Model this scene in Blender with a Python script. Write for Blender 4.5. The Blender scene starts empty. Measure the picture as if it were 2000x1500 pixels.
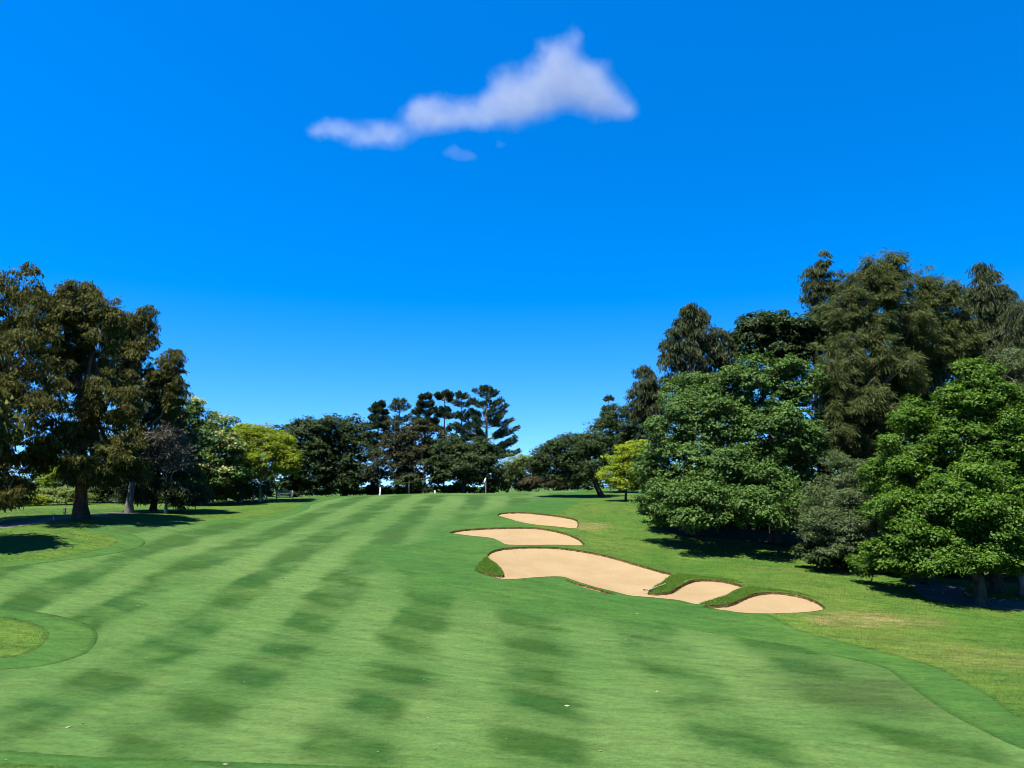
import bpy, math
import numpy as np
from mathutils import Vector
from mathutils.geometry import delaunay_2d_cdt

R = math.radians
rng = np.random.default_rng(11)
C = bpy.context.scene.collection
SC = bpy.context.scene

# ------------------------------------------------------------------ camera, sky, sun, exposure
F = 1450.0                       # focal length in pixels of the 2000 x 1500 photograph (26 mm phone lens)
PITCH = math.atan(200 / 1450)
CAMZ = 7.0
cam_d = bpy.data.cameras.new("camera")
cam = bpy.data.objects.new("camera", cam_d)
C.objects.link(cam)
cam.location = (0, 0, CAMZ)
cam.rotation_euler = (R(90) + PITCH, 0, 0)
cam_d.sensor_width = 36
cam_d.lens = 36 * F / 2000
cam_d.clip_start = 0.1
cam_d.clip_end = 30000
SC.camera = cam

SUN_AZ, SUN_EL = R(226), R(67)    # azimuth from +Y (view direction) towards +X (right)
sun_dir = Vector((math.sin(SUN_AZ) * math.cos(SUN_EL), math.cos(SUN_AZ) * math.cos(SUN_EL), math.sin(SUN_EL)))
SKY_LIFT = 0.11
world = bpy.data.worlds.new("World")
SC.world = world
world.use_nodes = True
wn = world.node_tree
wn.nodes.clear()
sky = wn.nodes.new("ShaderNodeTexSky")
sky.sky_type = 'NISHITA'
sky.sun_disc = False
sky.sun_elevation = SUN_EL
sky.sun_rotation = SUN_AZ
sky.altitude = 0
sky.air_density = 1.0
sky.dust_density = 0.0
sky.ozone_density = 3.0
hsv = wn.nodes.new("ShaderNodeHueSaturation")
hsv.inputs["Hue"].default_value = 0.508
hsv.inputs["Saturation"].default_value = 1.48
hsv.inputs["Value"].default_value = 0.95
bg = wn.nodes.new("ShaderNodeBackground")
bg.inputs["Strength"].default_value = 0.075
wo = wn.nodes.new("ShaderNodeOutputWorld")
# clear dry air: the pale band at the horizon is thinned by looking a little higher into the same sky everywhere
wc = wn.nodes.new("ShaderNodeTexCoord"); wsx = wn.nodes.new("ShaderNodeSeparateXYZ"); wcx = wn.nodes.new("ShaderNodeCombineXYZ"); wz = wn.nodes.new("ShaderNodeMath")
wz.operation = 'MULTIPLY_ADD'; wz.inputs[1].default_value = 1.15; wz.inputs[2].default_value = SKY_LIFT
wn.links.new(wc.outputs["Generated"], wsx.inputs[0]); wn.links.new(wsx.outputs[2], wz.inputs[0])
wn.links.new(wsx.outputs[0], wcx.inputs[0]); wn.links.new(wsx.outputs[1], wcx.inputs[1]); wn.links.new(wz.outputs[0], wcx.inputs[2])
wn.links.new(wcx.outputs[0], sky.inputs[0])
wn.links.new(sky.outputs[0], hsv.inputs["Color"])
wn.links.new(hsv.outputs[0], bg.inputs["Color"])
wn.links.new(bg.outputs[0], wo.inputs["Surface"])

sun_l = bpy.data.lights.new("sun", 'SUN')
sun_l.energy = 5.0
sun_l.angle = R(0.5)
sun_l.color = (1.0, 0.95, 0.86)
sun = bpy.data.objects.new("sun", sun_l)
C.objects.link(sun)
sun.rotation_euler = sun_dir.to_track_quat('Z', 'Y').to_euler()
sun.location = (40, 0, 60)

SC.view_settings.view_transform = 'Standard'
SC.view_settings.look = 'None'
SC.view_settings.gamma = 1.0
SC.view_settings.use_curve_mapping = False
SC.view_settings.exposure = 2.0
SC.render.engine = 'CYCLES'
SC.cycles.max_bounces = 6
SC.cycles.diffuse_bounces = 3
SC.cycles.transmission_bounces = 4
SC.cycles.volume_bounces = 2
SC.cycles.use_denoising = True
SC.cycles.denoiser = 'OPENIMAGEDENOISE'
SC.cycles.denoising_input_passes = 'RGB_ALBEDO_NORMAL'
SC.cycles.denoising_prefilter = 'ACCURATE'
SC.cycles.pixel_filter_type = 'BLACKMAN_HARRIS'
SC.cycles.filter_width = 1.0

# ------------------------------------------------------------------ helpers
ST, CT = math.sin(PITCH), math.cos(PITCH)

def ray(px, py):
    cx = (np.asarray(px, float) - 1000) / F
    cy = (750 - np.asarray(py, float)) / F
    return np.stack([cx + 0 * cy, CT - cy * ST + 0 * cx, ST + cy * CT + 0 * cx], -1)

def at(px, py, Y):
    """the point at distance Y in front of the camera that stands on the given pixel's line of sight"""
    d = ray(px, py)
    return d / d[..., 1:2] * np.asarray(Y, float)[..., None] + np.array([0, 0, CAMZ])

def pxscale(py, Y):
    return Y / float(ray(1000, py)[1]) / F

def lin(r, g, b):
    f = lambda c: (c / 255 / 12.92) if c / 255 <= 0.04045 else ((c / 255 + 0.055) / 1.055) ** 2.4
    return np.array([f(r), f(g), f(b)])

GAIN = 5.2                      # what a sunlit level surface's albedo is multiplied by in the picture
def alb(r, g, b):
    return tuple(lin(r, g, b) / GAIN) + (1.0,)

def smooth(x, a, b):
    t = np.clip((x - a) / (b - a), 0, 1)
    return t * t * (3 - 2 * t)

def mesh_np(name, V, quads=None, tris=None, tint=None, shade=False):
    """fast mesh from arrays; tint is a per-vertex float attribute"""
    me = bpy.data.meshes.new(name)
    V = np.asarray(V, np.float32)
    parts, tot = [], []
    if tris is not None and len(tris):
        parts.append(np.asarray(tris, np.int32).ravel()); tot.append(np.full(len(tris), 3, np.int32))
    if quads is not None and len(quads):
        parts.append(np.asarray(quads, np.int32).ravel()); tot.append(np.full(len(quads), 4, np.int32))
    L = np.concatenate(parts); T = np.concatenate(tot)
    me.vertices.add(len(V)); me.vertices.foreach_set("co", V.ravel())
    me.loops.add(len(L)); me.loops.foreach_set("vertex_index", L)
    me.polygons.add(len(T))
    st = np.zeros(len(T), np.int32); st[1:] = np.cumsum(T)[:-1]
    me.polygons.foreach_set("loop_start", st)
    me.polygons.foreach_set("loop_total", T)
    if shade:
        me.polygons.foreach_set("use_smooth", np.ones(len(T), bool))
    if tint is not None:
        a = me.attributes.new("tint", 'FLOAT', 'POINT')
        a.data.foreach_set("value", np.asarray(tint, np.float32))
    me.update(calc_edges=True)
    me.validate()
    return me

def obj(name, me, mat, parent=None, loc=None):
    o = bpy.data.objects.new(name, me)
    C.objects.link(o)
    if mat is not None:
        me.materials.append(mat)
    if parent is not None:
        o.parent = parent
        o.location = -np.array(parent.location)      # vertices are in world coordinates
    return o

def empty(name, loc):
    o = bpy.data.objects.new(name, None)
    C.objects.link(o)
    o.location = tuple(float(v) for v in loc)
    o.empty_display_size = 0.3
    return o

def tag(o, label, cat, group=None):
    o["label"] = label; o["category"] = cat
    if group: o["group"] = group
    return o

# ------------------------------------------------------------------ terrain height
CP = [  # px, py, distance
    (1000,1500,18.1),(1000,1403,21.6),(1000,1313,27.2),(1000,1219,34.0),(1000,1136,40.8),
    (750,1080,49),(800,1030,61),(800,1000,72),(800,980,83),(800,967,95),
    (300,1500,18.1),(300,1313,27.5),(400,1200,35.5),(500,1100,46),(500,1030,63),(500,995,77),(480,981,88),(620,972,94),
    (160,1012,60),(0,1024,57),(-150,1040,54),(0,995,75),(120,985,86),(-200,1000,80),(280,1064,51),(0,1110,42.5),(-250,1150,39),
    (0,1250,31.5),(-300,1260,31.5),(0,1400,22.4),(0,1500,18.4),(-400,1500,18.6),(330,988,84),
    (1050,1015,66),(1000,1050,56.5),(1050,1072,51.3),(1000,1133,41.6),(1310,1125,45.8),(1240,1168,39.2),
    (1500,1200,36.2),(1500,1160,40.2),(1400,1062,55.5),(1900,1150,43),(1900,1188,38.4),(1600,1130,44.2),
    (1250,990,72),(1180,970,88),(2000,1235,34.5),(2000,1400,21.8),(2400,1400,22),(1700,1300,28.3),(1700,1420,21.2),(2000,1500,18.4),
    (1350,1250,32),(1100,958.5,104),(1240,960,104),(960,962.5,103),(880,963,101),(740,967,99),
    (1700,1075,56),(2050,1110,50),(1500,1020,66),(1400,985,80),(2300,1200,38),(1650,1240,33),
]
_P, _Z = [], []
for px, py, Y in CP:
    p = at(px, py, np.array(Y)); _P.append((p[0], p[1])); _Z.append(p[2])
for x, y, z in [(0,8,.75),(-15,6,.8),(15,6,.8),(-30,12,.8),(30,12,.8),(0,-20,1.2),(-40,-20,1.2),(40,-20,1.2),
                (-20,112,5.6),(0,116,5.9),(25,112,6.2),(-45,110,5.4),(50,110,6.0),(-75,90,5.0),(75,90,5.0),(-80,50,3.6),(80,50,2.6),
                (-70,15,1.5),(70,15,1.2),(0,135,5.6),(-50,135,5.2),(50,135,5.7),(-100,120,5),(100,120,5)]:
    _P.append((x, y)); _Z.append(z)
_P = np.array(_P); _Z = np.array(_Z)
def _phi(r2):
    return np.where(r2 > 1e-9, 0.5 * r2 * np.log(np.maximum(r2, 1e-9)), 0)
_n = len(_P)
_K = _phi(((_P[:, None] - _P[None]) ** 2).sum(-1)) + np.eye(_n) * 6.0
_Q = np.c_[np.ones(_n), _P]
_A = np.block([[_K, _Q], [_Q.T, np.zeros((3, 3))]])
_W = np.linalg.solve(_A, np.r_[_Z, 0, 0, 0])

def base_z(x, y):
    x = np.asarray(x, float); y = np.asarray(y, float)
    sh = x.shape; xf, yf = x.ravel(), y.ravel()
    out = np.empty(len(xf))
    for i in range(0, len(xf), 20000):
        a, b = xf[i:i+20000], yf[i:i+20000]
        r2 = (a[:, None] - _P[:, 0]) ** 2 + (b[:, None] - _P[:, 1]) ** 2
        v = _phi(r2) @ _W[:_n] + _W[_n] + _W[_n+1] * a + _W[_n+2] * b
        rr = np.hypot(a * 0.95, b - 45)
        k = smooth(rr, 70, 125)
        v = v * (1 - k) + 4.2 * k
        v += 0.05 * np.sin(a * 0.23 + 1.3 * np.sin(b * 0.11)) * np.sin(b * 0.19 + 0.4) * smooth(b, 14, 30)
        out[i:i+20000] = v
    return out.reshape(sh)

def ground_hit(px, py):
    """where lines of sight first meet the terrain (real positions on the ground)"""
    px = np.atleast_1d(np.asarray(px, float)); py = np.atleast_1d(np.asarray(py, float))
    d = ray(px, py); d = d / d[:, 1:2]
    ts = np.concatenate([np.arange(10, 70, 0.2), np.arange(70, 125, 0.4)])
    X = d[:, 0:1] * ts; Yv = np.broadcast_to(ts, X.shape); Zr = CAMZ + d[:, 2:3] * ts
    g = Zr - base_z(X, Yv)
    neg = g < 0
    i = np.where(neg.any(1), neg.argmax(1), len(ts) - 1); i = np.maximum(i, 1)
    r = np.arange(len(px))
    g0, g1 = g[r, i-1], g[r, i]
    f = np.clip(g0 / np.where(abs(g0 - g1) < 1e-9, 1, g0 - g1), 0, 1)
    t = ts[i-1] + f * (ts[i] - ts[i-1])
    return np.c_[d[:, 0] * t, t]

def closed_curve(P, step, tension=0.5):
    """Catmull-Rom through closed points, resampled to a step"""
    P = np.asarray(P, float); n = len(P); out = []
    u = np.linspace(0, 1, 24, endpoint=False)[:, None]
    for i in range(n):
        p0, p1, p2, p3 = P[i-1], P[i], P[(i+1) % n], P[(i+2) % n]
        m1 = tension * (p2 - p0); m2 = tension * (p3 - p1)
        L = np.linalg.norm(p2 - p1)
        for m in (m1, m2):
            l = np.linalg.norm(m)
            if l > L * 1.1: m *= L * 1.1 / l
        out.append((2*u**3-3*u**2+1)*p1 + (u**3-2*u**2+u)*m1 + (-2*u**3+3*u**2)*p2 + (u**3-u**2)*m2)
    Q = np.concatenate(out)
    Qc = np.r_[Q, Q[:1]]
    s = np.r_[0, np.cumsum(np.linalg.norm(np.diff(Qc, axis=0), axis=1))]
    k = max(8, int(s[-1] / step))
    si = np.linspace(0, s[-1], k, endpoint=False)
    return np.c_[np.interp(si, s, Qc[:, 0]), np.interp(si, s, Qc[:, 1])]

def inside(P, poly):
    x, y = P[:, 0], P[:, 1]; c = np.zeros(len(P), bool)
    bb = (x >= poly[:,0].min()) & (x <= poly[:,0].max()) & (y >= poly[:,1].min()) & (y <= poly[:,1].max())
    idx = np.where(bb)[0]
    if len(idx) == 0: return c
    xs, ys = x[idx], y[idx]; cc = np.zeros(len(idx), bool)
    a = poly; b = np.roll(poly, -1, 0)
    for (x0, y0), (x1, y1) in zip(a, b):
        if y0 == y1: continue
        m = (y0 > ys) != (y1 > ys)
        cc ^= m & (xs < (x1 - x0) * (ys - y0) / (y1 - y0) + x0)
    c[idx] = cc
    return c

def edge_dist(P, poly, cut=6.0):
    out = np.full(len(P), cut)
    lo, hi = poly.min(0) - cut, poly.max(0) + cut
    idx = np.where(((P >= lo) & (P <= hi)).all(1))[0]
    a = poly; d = np.roll(poly, -1, 0) - a; l2 = np.maximum((d * d).sum(1), 1e-9)
    for i in range(0, len(idx), 2000):
        q = P[idx[i:i+2000]]
        w = q[:, None] - a[None]
        t = np.clip((w * d).sum(-1) / l2, 0, 1)
        e = w - t[..., None] * d
        out[idx[i:i+2000]] = np.minimum(cut, np.sqrt((e * e).sum(-1)).min(1))
    return out

def pix(poly):
    return ground_hit([p[0] for p in poly], [p[1] for p in poly])

def zb(pts):      # points read off an enlarged crop of the bunkers
    return [(840 + x / 2.439, 970 + y / 2.439) for x, y in pts]

# ------------------------------------------------------------------ outlines on the ground
BUNKERS = {
 'far': [closed_curve(pix(zb([(322,95),(345,84),(430,80),(520,87),(620,99),(690,114),(706,130),(694,157),(600,150),(500,140),(430,128),(370,110)])), 0.12)],
 'middle': [closed_curve(pix(zb([(92,178),(150,166),(250,158),(380,154),(480,154),(560,163),(640,181),(700,204),(728,226),(724,240),(600,238),(480,239),(370,237),(330,221),(290,205),(200,195),(130,186)])), 0.12)],
 'large': [closed_curve(pix(zb([(270,292),(290,271),(340,256),(420,249),(500,247),(600,250),(700,262),(800,280),(900,305),(1000,335),(1080,358),(1152,379),
            (1120,410),(1080,440),(1042,467),(1100,470),(1150,462),(1200,430),(1250,410),(1310,404),(1400,411),(1460,425),(1496,439),
            (1475,452),(1400,489),(1330,512),(1275,526),(1180,505),(1060,492),(950,482),(870,462),(780,440),(700,415),(640,394),(600,391),(560,392),(480,397),(400,404),(345,403),(280,388),(229,371),(262,374),(335,387),(349,381),(335,350),(297,318)])), 0.12, 0.42),
           closed_curve(pix(zb([(645,407),(700,425),(780,446),(880,476),(830,471),(740,447),(680,426)])), 0.1)],
 'right': [closed_curve(pix(zb([(1300,535),(1380,530),(1440,520),(1480,501),(1530,480),(1580,469),(1650,466),(1730,476),(1800,493),(1850,515),(1882,540),(1868,552),(1800,562),(1700,568),(1600,570),(1500,567),(1420,557),(1350,546)])), 0.12)],
}
for k in BUNKERS:      # slightly ragged edges
    for i, p in enumerate(BUNKERS[k]):
        BUNKERS[k][i] = p + rng.normal(0, 0.012, p.shape)
ALLB = [p for v in BUNKERS.values() for p in v]

FAIRWAY = closed_curve(np.r_[pix([(-700,1430),(0,1466),(250,1481),(700,1497),(1100,1508),(1600,1530),(2250,1570),(2250,1540),(2000,1464),(1912,1424),(1851,1392),(1804,1360),(1764,1331),
     (1725,1304),(1642,1284),(1500,1255),(1300,1223),(1180,1207),(1068,1190),(960,1169),(910,1154),(823,1140),(780,1115),(735,1086),(735,1072),(800,1064),(858,1049),(850,1036),(900,1018),(960,1003),(1010,990),(1050,980)]),
     [(4.5,94),(-2,89.5),(-9,92),(-14,97),(-20,95)], pix([(616,983),(598,996),(532,1016),(420,1023),(300,1028),(222,1031),(212,1034),(232,1038),(265,1046),(284,1058),(265,1072),(200,1085),(100,1098),(0,1110),(-300,1150),(-700,1200)])], 0.35)
FIRSTCUT = closed_curve(np.r_[pix([(-700,1460),(0,1490),(250,1505),(700,1521),(1100,1532),(1600,1552),(2350,1590),(2350,1540),(2000,1407),(1930,1361),(1876,1331),(1840,1311),(1804,1297),(1732,1277),
     (1660,1259),(1574,1237),(1516,1214),(1450,1190),(1300,1160),(1190,1110),(1130,1080),(1060,1050),(1040,1020),(1090,1000),(1125,985)]),
     [(9,92),(11,100),(9,107),(0,110),(-12,109),(-20,103),(-25,96)], pix([(590,986),(552,1000),(480,1010),(400,1017),(300,1021),(200,1025),(165,1031),(175,1037),(216,1045),(230,1054),(223,1064),(180,1077),(108,1090),(0,1099),(-300,1135),(-700,1180)])], 0.35)
ISLE_OUT = closed_curve(pix([(-250,1190),(0,1188),(50,1192),(110,1202),(160,1215),(185,1230),(190,1250),(170,1275),(120,1293),(60,1304),(0,1308),(-250,1325)]), 0.25)
ISLE_IN = closed_curve(pix([(-250,1206),(0,1205),(40,1210),(80,1222),(95,1235),(93,1248),(75,1266),(40,1280),(0,1286),(-250,1300)]), 0.25)
_a = np.linspace(0, 2 * np.pi, 40, endpoint=False)
GREEN = closed_curve(np.c_[-3 + 11.5 * np.cos(_a) + 1.2 * np.sin(2 * _a), 99.5 + 7.5 * np.sin(_a)], 0.4)

def ribbon(center, w):
    P = np.asarray(center, float)
    t = np.gradient(P, axis=0); t /= np.linalg.norm(t, axis=1)[:, None]
    nrm = np.c_[-t[:, 1], t[:, 0]]
    return closed_curve(np.r_[P + nrm * w / 2, (P - nrm * w / 2)[::-1]], 0.4)
WOOD = closed_curve(pix([(1290,1015),(1300,1036),(1345,1048),(1450,1056),(1540,1072),(1620,1092),(1720,1112),(1850,1130),(2000,1140),(2300,1150),(2600,1060),(2300,1010),(1900,1000),(1500,985),(1330,990)]), 0.5)  # floor area coloured dark for the shade beneath the right-hand trees
PATH_R = ribbon(pix([(1830,1140),(1833,1152),(1836,1160),(1846,1167),(1870,1171),(1912,1176),(2000,1183),(2150,1188),(2400,1196)]), 2.3)
PATH_L = ribbon(pix([(-300,1064),(-120,1043),(0,1029),(60,1020.5),(110,1013),(165,1007),(230,1002),(330,997)]), 1.9)

# ------------------------------------------------------------------ ground mesh
def mound(P):
    """grass banked up beside the sand"""
    m = np.zeros(len(P))
    for poly in ALLB:
        d = edge_dist(P, poly, 3.0)
        m = np.maximum(m, 0.12 * np.exp(-(d / 0.9) ** 2))
    for c, r, h in RIDGES:
        q = ((P - c) ** 2).sum(1)
        m += .6 * h * np.exp(-q / r ** 2)
    return m
RIDGES = [(pix(zb([(265,335)]))[0], 0.9, 0.16), (pix(zb([(1120,448)]))[0], 0.8, 0.16), (pix(zb([(1190,408)]))[0], 0.9, 0.10),
          (pix(zb([(1400,505)]))[0], 0.7, 0.14), (pix(zb([(1480,470)]))[0], 0.9, 0.14), (pix(zb([(1330,522)]))[0], 0.5, 0.10)]

def gz(x, y):
    x = np.asarray(x, float); y = np.asarray(y, float)
    return base_z(x, y) + mound(np.c_[x.ravel(), y.ravel()]).reshape(x.shape)

def cdt(points, loops):
    co = [Vector((float(a), float(b))) for a, b in points]
    ed = []
    for lp in loops:
        s = len(co)
        co += [Vector((float(a), float(b))) for a, b in lp]
        ed += [(s + i, s + (i + 1) % len(lp)) for i in range(len(lp))]
    v, e, f, *_ = delaunay_2d_cdt(co, ed, [], 0, 1e-5)
    V = np.array([(p.x, p.y) for p in v]); T = np.array([t for t in f if len(t) == 3], np.int32)
    a, b, c = V[T[:, 0]], V[T[:, 1]], V[T[:, 2]]
    area = (b[:,0]-a[:,0])*(c[:,1]-a[:,1]) - (b[:,1]-a[:,1])*(c[:,0]-a[:,0])
    T[area < 0] = T[area < 0][:, ::-1]
    return V, T

gx, gy = np.meshgrid(np.arange(-84, 84.1, 1.4), np.arange(-12, 128.1, 1.4))
pts = np.c_[gx.ravel(), gy.ravel()] + rng.uniform(-0.2, 0.2, (gx.size, 2))
bx0 = np.concatenate(ALLB).min(0) - 2; bx1 = np.concatenate(ALLB).max(0) + 2
hx, hy = np.meshgrid(np.arange(bx0[0], bx1[0], 0.55), np.arange(bx0[1], bx1[1], 0.55))
fine = np.c_[hx.ravel(), hy.ravel()] + rng.uniform(-0.12, 0.12, (hx.size, 2))
near = np.min([edge_dist(fine, p, 3.0) for p in ALLB], 0)
fine = fine[(near < 2.4) & (near > 0.15)]
ring = []
for rad in (170, 240, 360, 600, 1100, 2200, 4200):
    a = np.linspace(0, 2*np.pi, 40, endpoint=False) + rad
    ring.append(np.c_[rad*np.cos(a), 40 + rad*np.sin(a)])
pts = np.concatenate([pts, fine] + ring)
GV, GT = cdt(pts, ALLB + [FAIRWAY, FIRSTCUT, ISLE_OUT, ISLE_IN, GREEN, PATH_R, PATH_L, WOOD])
GZ = gz(GV[:, 0], GV[:, 1])
cen = (GV[GT[:, 0]] + GV[GT[:, 1]] + GV[GT[:, 2]]) / 3

def zone_of(P):
    z = np.zeros(len(P), int)                   # 0 rough
    z[inside(P, FIRSTCUT)] = 1
    z[inside(P, FAIRWAY)] = 2
    z[inside(P, ISLE_OUT)] = 1
    z[inside(P, ISLE_IN)] = 0
    z[inside(P, GREEN)] = 3
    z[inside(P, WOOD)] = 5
    z[inside(P, PATH_R) | inside(P, PATH_L)] = 4
    for p in ALLB: z[inside(P, p)] = 9
    return z
ZONE = zone_of(cen)

# ------------------------------------------------------------------ material helpers
class NT:
    def __init__(s, name):
        s.mat = bpy.data.materials.new(name); s.mat.use_nodes = True
        s.t = s.mat.node_tree; s.t.nodes.clear()
        s.out = s.n("ShaderNodeOutputMaterial")
    def n(s, kind, **kw):
        nd = s.t.nodes.new(kind)
        for k, v in kw.items(): setattr(nd, k, v)
        return nd
    def put(s, sock, v):
        if isinstance(v, bpy.types.NodeSocket): s.t.links.new(v, sock)
        elif v is not None: sock.default_value = v
    def math(s, op, a, b=None, c=None, clamp=False):
        nd = s.n("ShaderNodeMath", operation=op, use_clamp=clamp)
        for i, v in enumerate((a, b, c)): s.put(nd.inputs[i], v)
        return nd.outputs[0]
    def mix(s, f, a, b, blend='MIX'):
        nd = s.n("ShaderNodeMix", data_type='RGBA', blend_type=blend)
        s.put(nd.inputs[0], f); s.put(nd.inputs[6], a); s.put(nd.inputs[7], b)
        return nd.outputs[2]
    def noise(s, vec, scale, detail=4, rough=0.55, dist=0.0):
        nd = s.n("ShaderNodeTexNoise")
        s.put(nd.inputs["Vector"], vec); nd.inputs["Scale"].default_value = scale
        nd.inputs["Detail"].default_value = detail; nd.inputs["Roughness"].default_value = rough
        nd.inputs["Distortion"].default_value = dist
        return nd.outputs["Fac"]
    def rng(s, v, a, b, c=0.0, d=1.0, smooth=True):
        nd = s.n("ShaderNodeMapRange", interpolation_type='SMOOTHSTEP' if smooth else 'LINEAR')
        for i, x in enumerate((v, a, b, c, d)): s.put(nd.inputs[i], x)
        return nd.outputs[0]
    def mapped(s, vec, scale):
        nd = s.n("ShaderNodeMapping"); s.put(nd.inputs["Vector"], vec); nd.inputs["Scale"].default_value = scale
        return nd.outputs[0]
    def surf(s, sh): s.t.links.new(sh, s.out.inputs["Surface"])
    def bsdf(s, col, rough=0.9, spec=0.2, normal=None):
        nd = s.n("ShaderNodeBsdfPrincipled")
        s.put(nd.inputs["Base Color"], col); s.put(nd.inputs["Roughness"], rough)
        nd.inputs["Specular IOR Level"].default_value = spec
        if normal is not None: s.put(nd.inputs["Normal"], normal)
        return nd.outputs[0]
    def bump(s, h, strength, dist):
        nd = s.n("ShaderNodeBump"); s.put(nd.inputs["Height"], h)
        nd.inputs["Strength"].default_value = strength; nd.inputs["Distance"].default_value = dist
        return nd.outputs[0]

def grass_mat(name, kind):
    m = NT(name)
    pos = m.n("ShaderNodeNewGeometry").outputs["Position"]
    sep = m.n("ShaderNodeSeparateXYZ"); m.put(sep.inputs[0], pos)
    X, Y = sep.outputs[0], sep.outputs[1]
    big = m.noise(pos, 0.10, 3); mid = m.noise(pos, 0.55, 4, 0.6); fin = m.noise(pos, 7.0, 5, 0.72); hair = m.noise(pos, 34.0, 3, 0.7)
    strk = m.noise(m.mapped(pos, (0.7, 4.5, 1)), 0.8, 4, 0.65)      # faint cross-mown scuffing
    ru = m.math('MULTIPLY', m.math('MULTIPLY_ADD', Y, -0.55, X), 0.22); rv = m.math('MULTIPLY', m.math('MULTIPLY_ADD', X, 0.55, Y), 2.0)
    cmb = m.n("ShaderNodeCombineXYZ"); m.put(cmb.inputs[0], ru); m.put(cmb.inputs[1], rv)
    pass_ = m.noise(cmb.outputs[0], 1.0, 5, 0.65)                   # lines left by the mower's passes
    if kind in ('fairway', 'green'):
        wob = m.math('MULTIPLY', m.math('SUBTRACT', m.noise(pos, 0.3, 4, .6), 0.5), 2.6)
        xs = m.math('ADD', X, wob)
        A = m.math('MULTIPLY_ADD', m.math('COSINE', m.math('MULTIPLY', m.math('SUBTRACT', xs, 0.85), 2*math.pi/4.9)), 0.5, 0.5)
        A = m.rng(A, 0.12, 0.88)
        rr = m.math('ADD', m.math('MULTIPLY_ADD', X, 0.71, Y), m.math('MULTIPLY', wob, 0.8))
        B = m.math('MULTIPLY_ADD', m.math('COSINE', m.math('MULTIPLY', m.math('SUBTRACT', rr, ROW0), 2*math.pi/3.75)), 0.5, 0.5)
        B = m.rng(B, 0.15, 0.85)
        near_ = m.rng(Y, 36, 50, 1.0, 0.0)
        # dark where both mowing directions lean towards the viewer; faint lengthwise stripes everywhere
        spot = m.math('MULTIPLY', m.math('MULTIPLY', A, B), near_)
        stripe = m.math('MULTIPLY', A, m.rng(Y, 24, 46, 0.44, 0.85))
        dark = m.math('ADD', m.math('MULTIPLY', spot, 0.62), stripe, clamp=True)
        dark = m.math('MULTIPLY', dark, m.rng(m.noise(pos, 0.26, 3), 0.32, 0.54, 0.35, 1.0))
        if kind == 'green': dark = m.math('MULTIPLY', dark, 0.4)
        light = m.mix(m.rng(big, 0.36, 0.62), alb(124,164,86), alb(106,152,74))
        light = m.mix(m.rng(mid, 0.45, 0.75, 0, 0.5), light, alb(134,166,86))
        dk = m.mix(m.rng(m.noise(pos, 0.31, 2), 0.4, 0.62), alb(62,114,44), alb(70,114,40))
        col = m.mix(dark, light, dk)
        se = m.n("ShaderNodeAttribute", attribute_name="soft_edge").outputs["Fac"]
        col = m.mix(m.math('MULTIPLY', se, m.rng(m.noise(pos, 0.5, 4, .65), .3, .6, .55, 1.0)), col, alb(86,138,60))
        # worn, browner turf on the right-hand shoulder
        wx = m.math('MULTIPLY', m.math('SUBTRACT', X, 13.0), 0.2); wy = m.math('MULTIPLY', m.math('SUBTRACT', Y, 25.5), 0.26)
        wd = m.math('ADD', m.math('MULTIPLY', wx, wx), m.math('MULTIPLY', wy, wy))
        worn = m.math('MULTIPLY', m.rng(wd, 0.2, 1.6, 1.0, 0.0), m.rng(m.noise(m.mapped(pos, (0.3, 1.0, 1)), 0.8, 4), 0.35, 0.6, 0.25, 0.9))
        col = m.mix(worn, col, alb(92,122,62))
    elif kind == 'firstcut':
        col = m.mix(m.rng(big, 0.38, 0.62), alb(82,136,58), alb(98,146,62))
        col = m.mix(m.rng(mid, 0.45, 0.7, 0, 0.6), col, alb(70,128,50))
    else:
        col = m.mix(m.rng(big, 0.36, 0.64), alb(100,146,52), alb(122,154,60))
        col = m.mix(m.rng(mid, 0.42, 0.68, 0, 0.75), col, alb(84,136,46))
        yel = m.rng(m.noise(pos, 0.33, 5, 0.65), 0.55, 0.72, 0, 0.42)
        col = m.mix(yel, col, alb(146,152,74))
        at_ = m.n("ShaderNodeAttribute", attribute_name="dry")
        dry = m.math('MULTIPLY', at_.outputs["Fac"], m.rng(m.noise(m.mapped(pos, (0.5, 2.2, 1)), 1.6, 5, 0.7), 0.38, 0.6, 0.2, 1.0))
        col = m.mix(dry, col, alb(190,168,108))
    if kind in ('firstcut', 'rough'):
        # shade in the longer grass along the cut line, painted as a dark band
        ed = m.n("ShaderNodeAttribute", attribute_name="cut_line").outputs["Fac"]
        band = m.math('MULTIPLY', m.rng(m.math('ADD', ed, m.math('MULTIPLY', m.math('SUBTRACT', m.noise(pos, 1.6, 4), .5), .35)), .04, .34, 1.0, 0.0), m.rng(Y, 40, 62, .62, .2))
        col = m.mix(band, col, alb(66,114,44))
    amp = {'fairway': 0.66, 'green': 0.36, 'firstcut': 0.68, 'rough': 1.0}[kind]
    v = m.math('ADD', m.math('MULTIPLY', m.math('SUBTRACT', fin, 0.5), amp * 1.5), m.math('MULTIPLY', m.math('SUBTRACT', hair, 0.5), amp * 1.6))
    v = m.math('ADD', v, m.math('MULTIPLY', m.math('SUBTRACT', strk, 0.5), amp * 1.1))
    v = m.math('ADD', v, m.math('MULTIPLY', m.math('SUBTRACT', m.noise(m.mapped(pos, (1, 2.2, 1)), 2.6, 5, .7), 0.5), amp * 1.2))
    v = m.math('ADD', v, m.math('MULTIPLY', m.math('SUBTRACT', pass_, 0.5), amp * 1.3))
    v = m.math('ADD', v, 1.0)
    hs = m.n("ShaderNodeHueSaturation"); m.put(hs.inputs["Color"], col); m.put(hs.inputs["Value"], v)
    col = hs.outputs[0]
    h = m.math('ADD', m.math('MULTIPLY', fin, 0.6), m.math('MULTIPLY', hair, 0.5))
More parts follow.
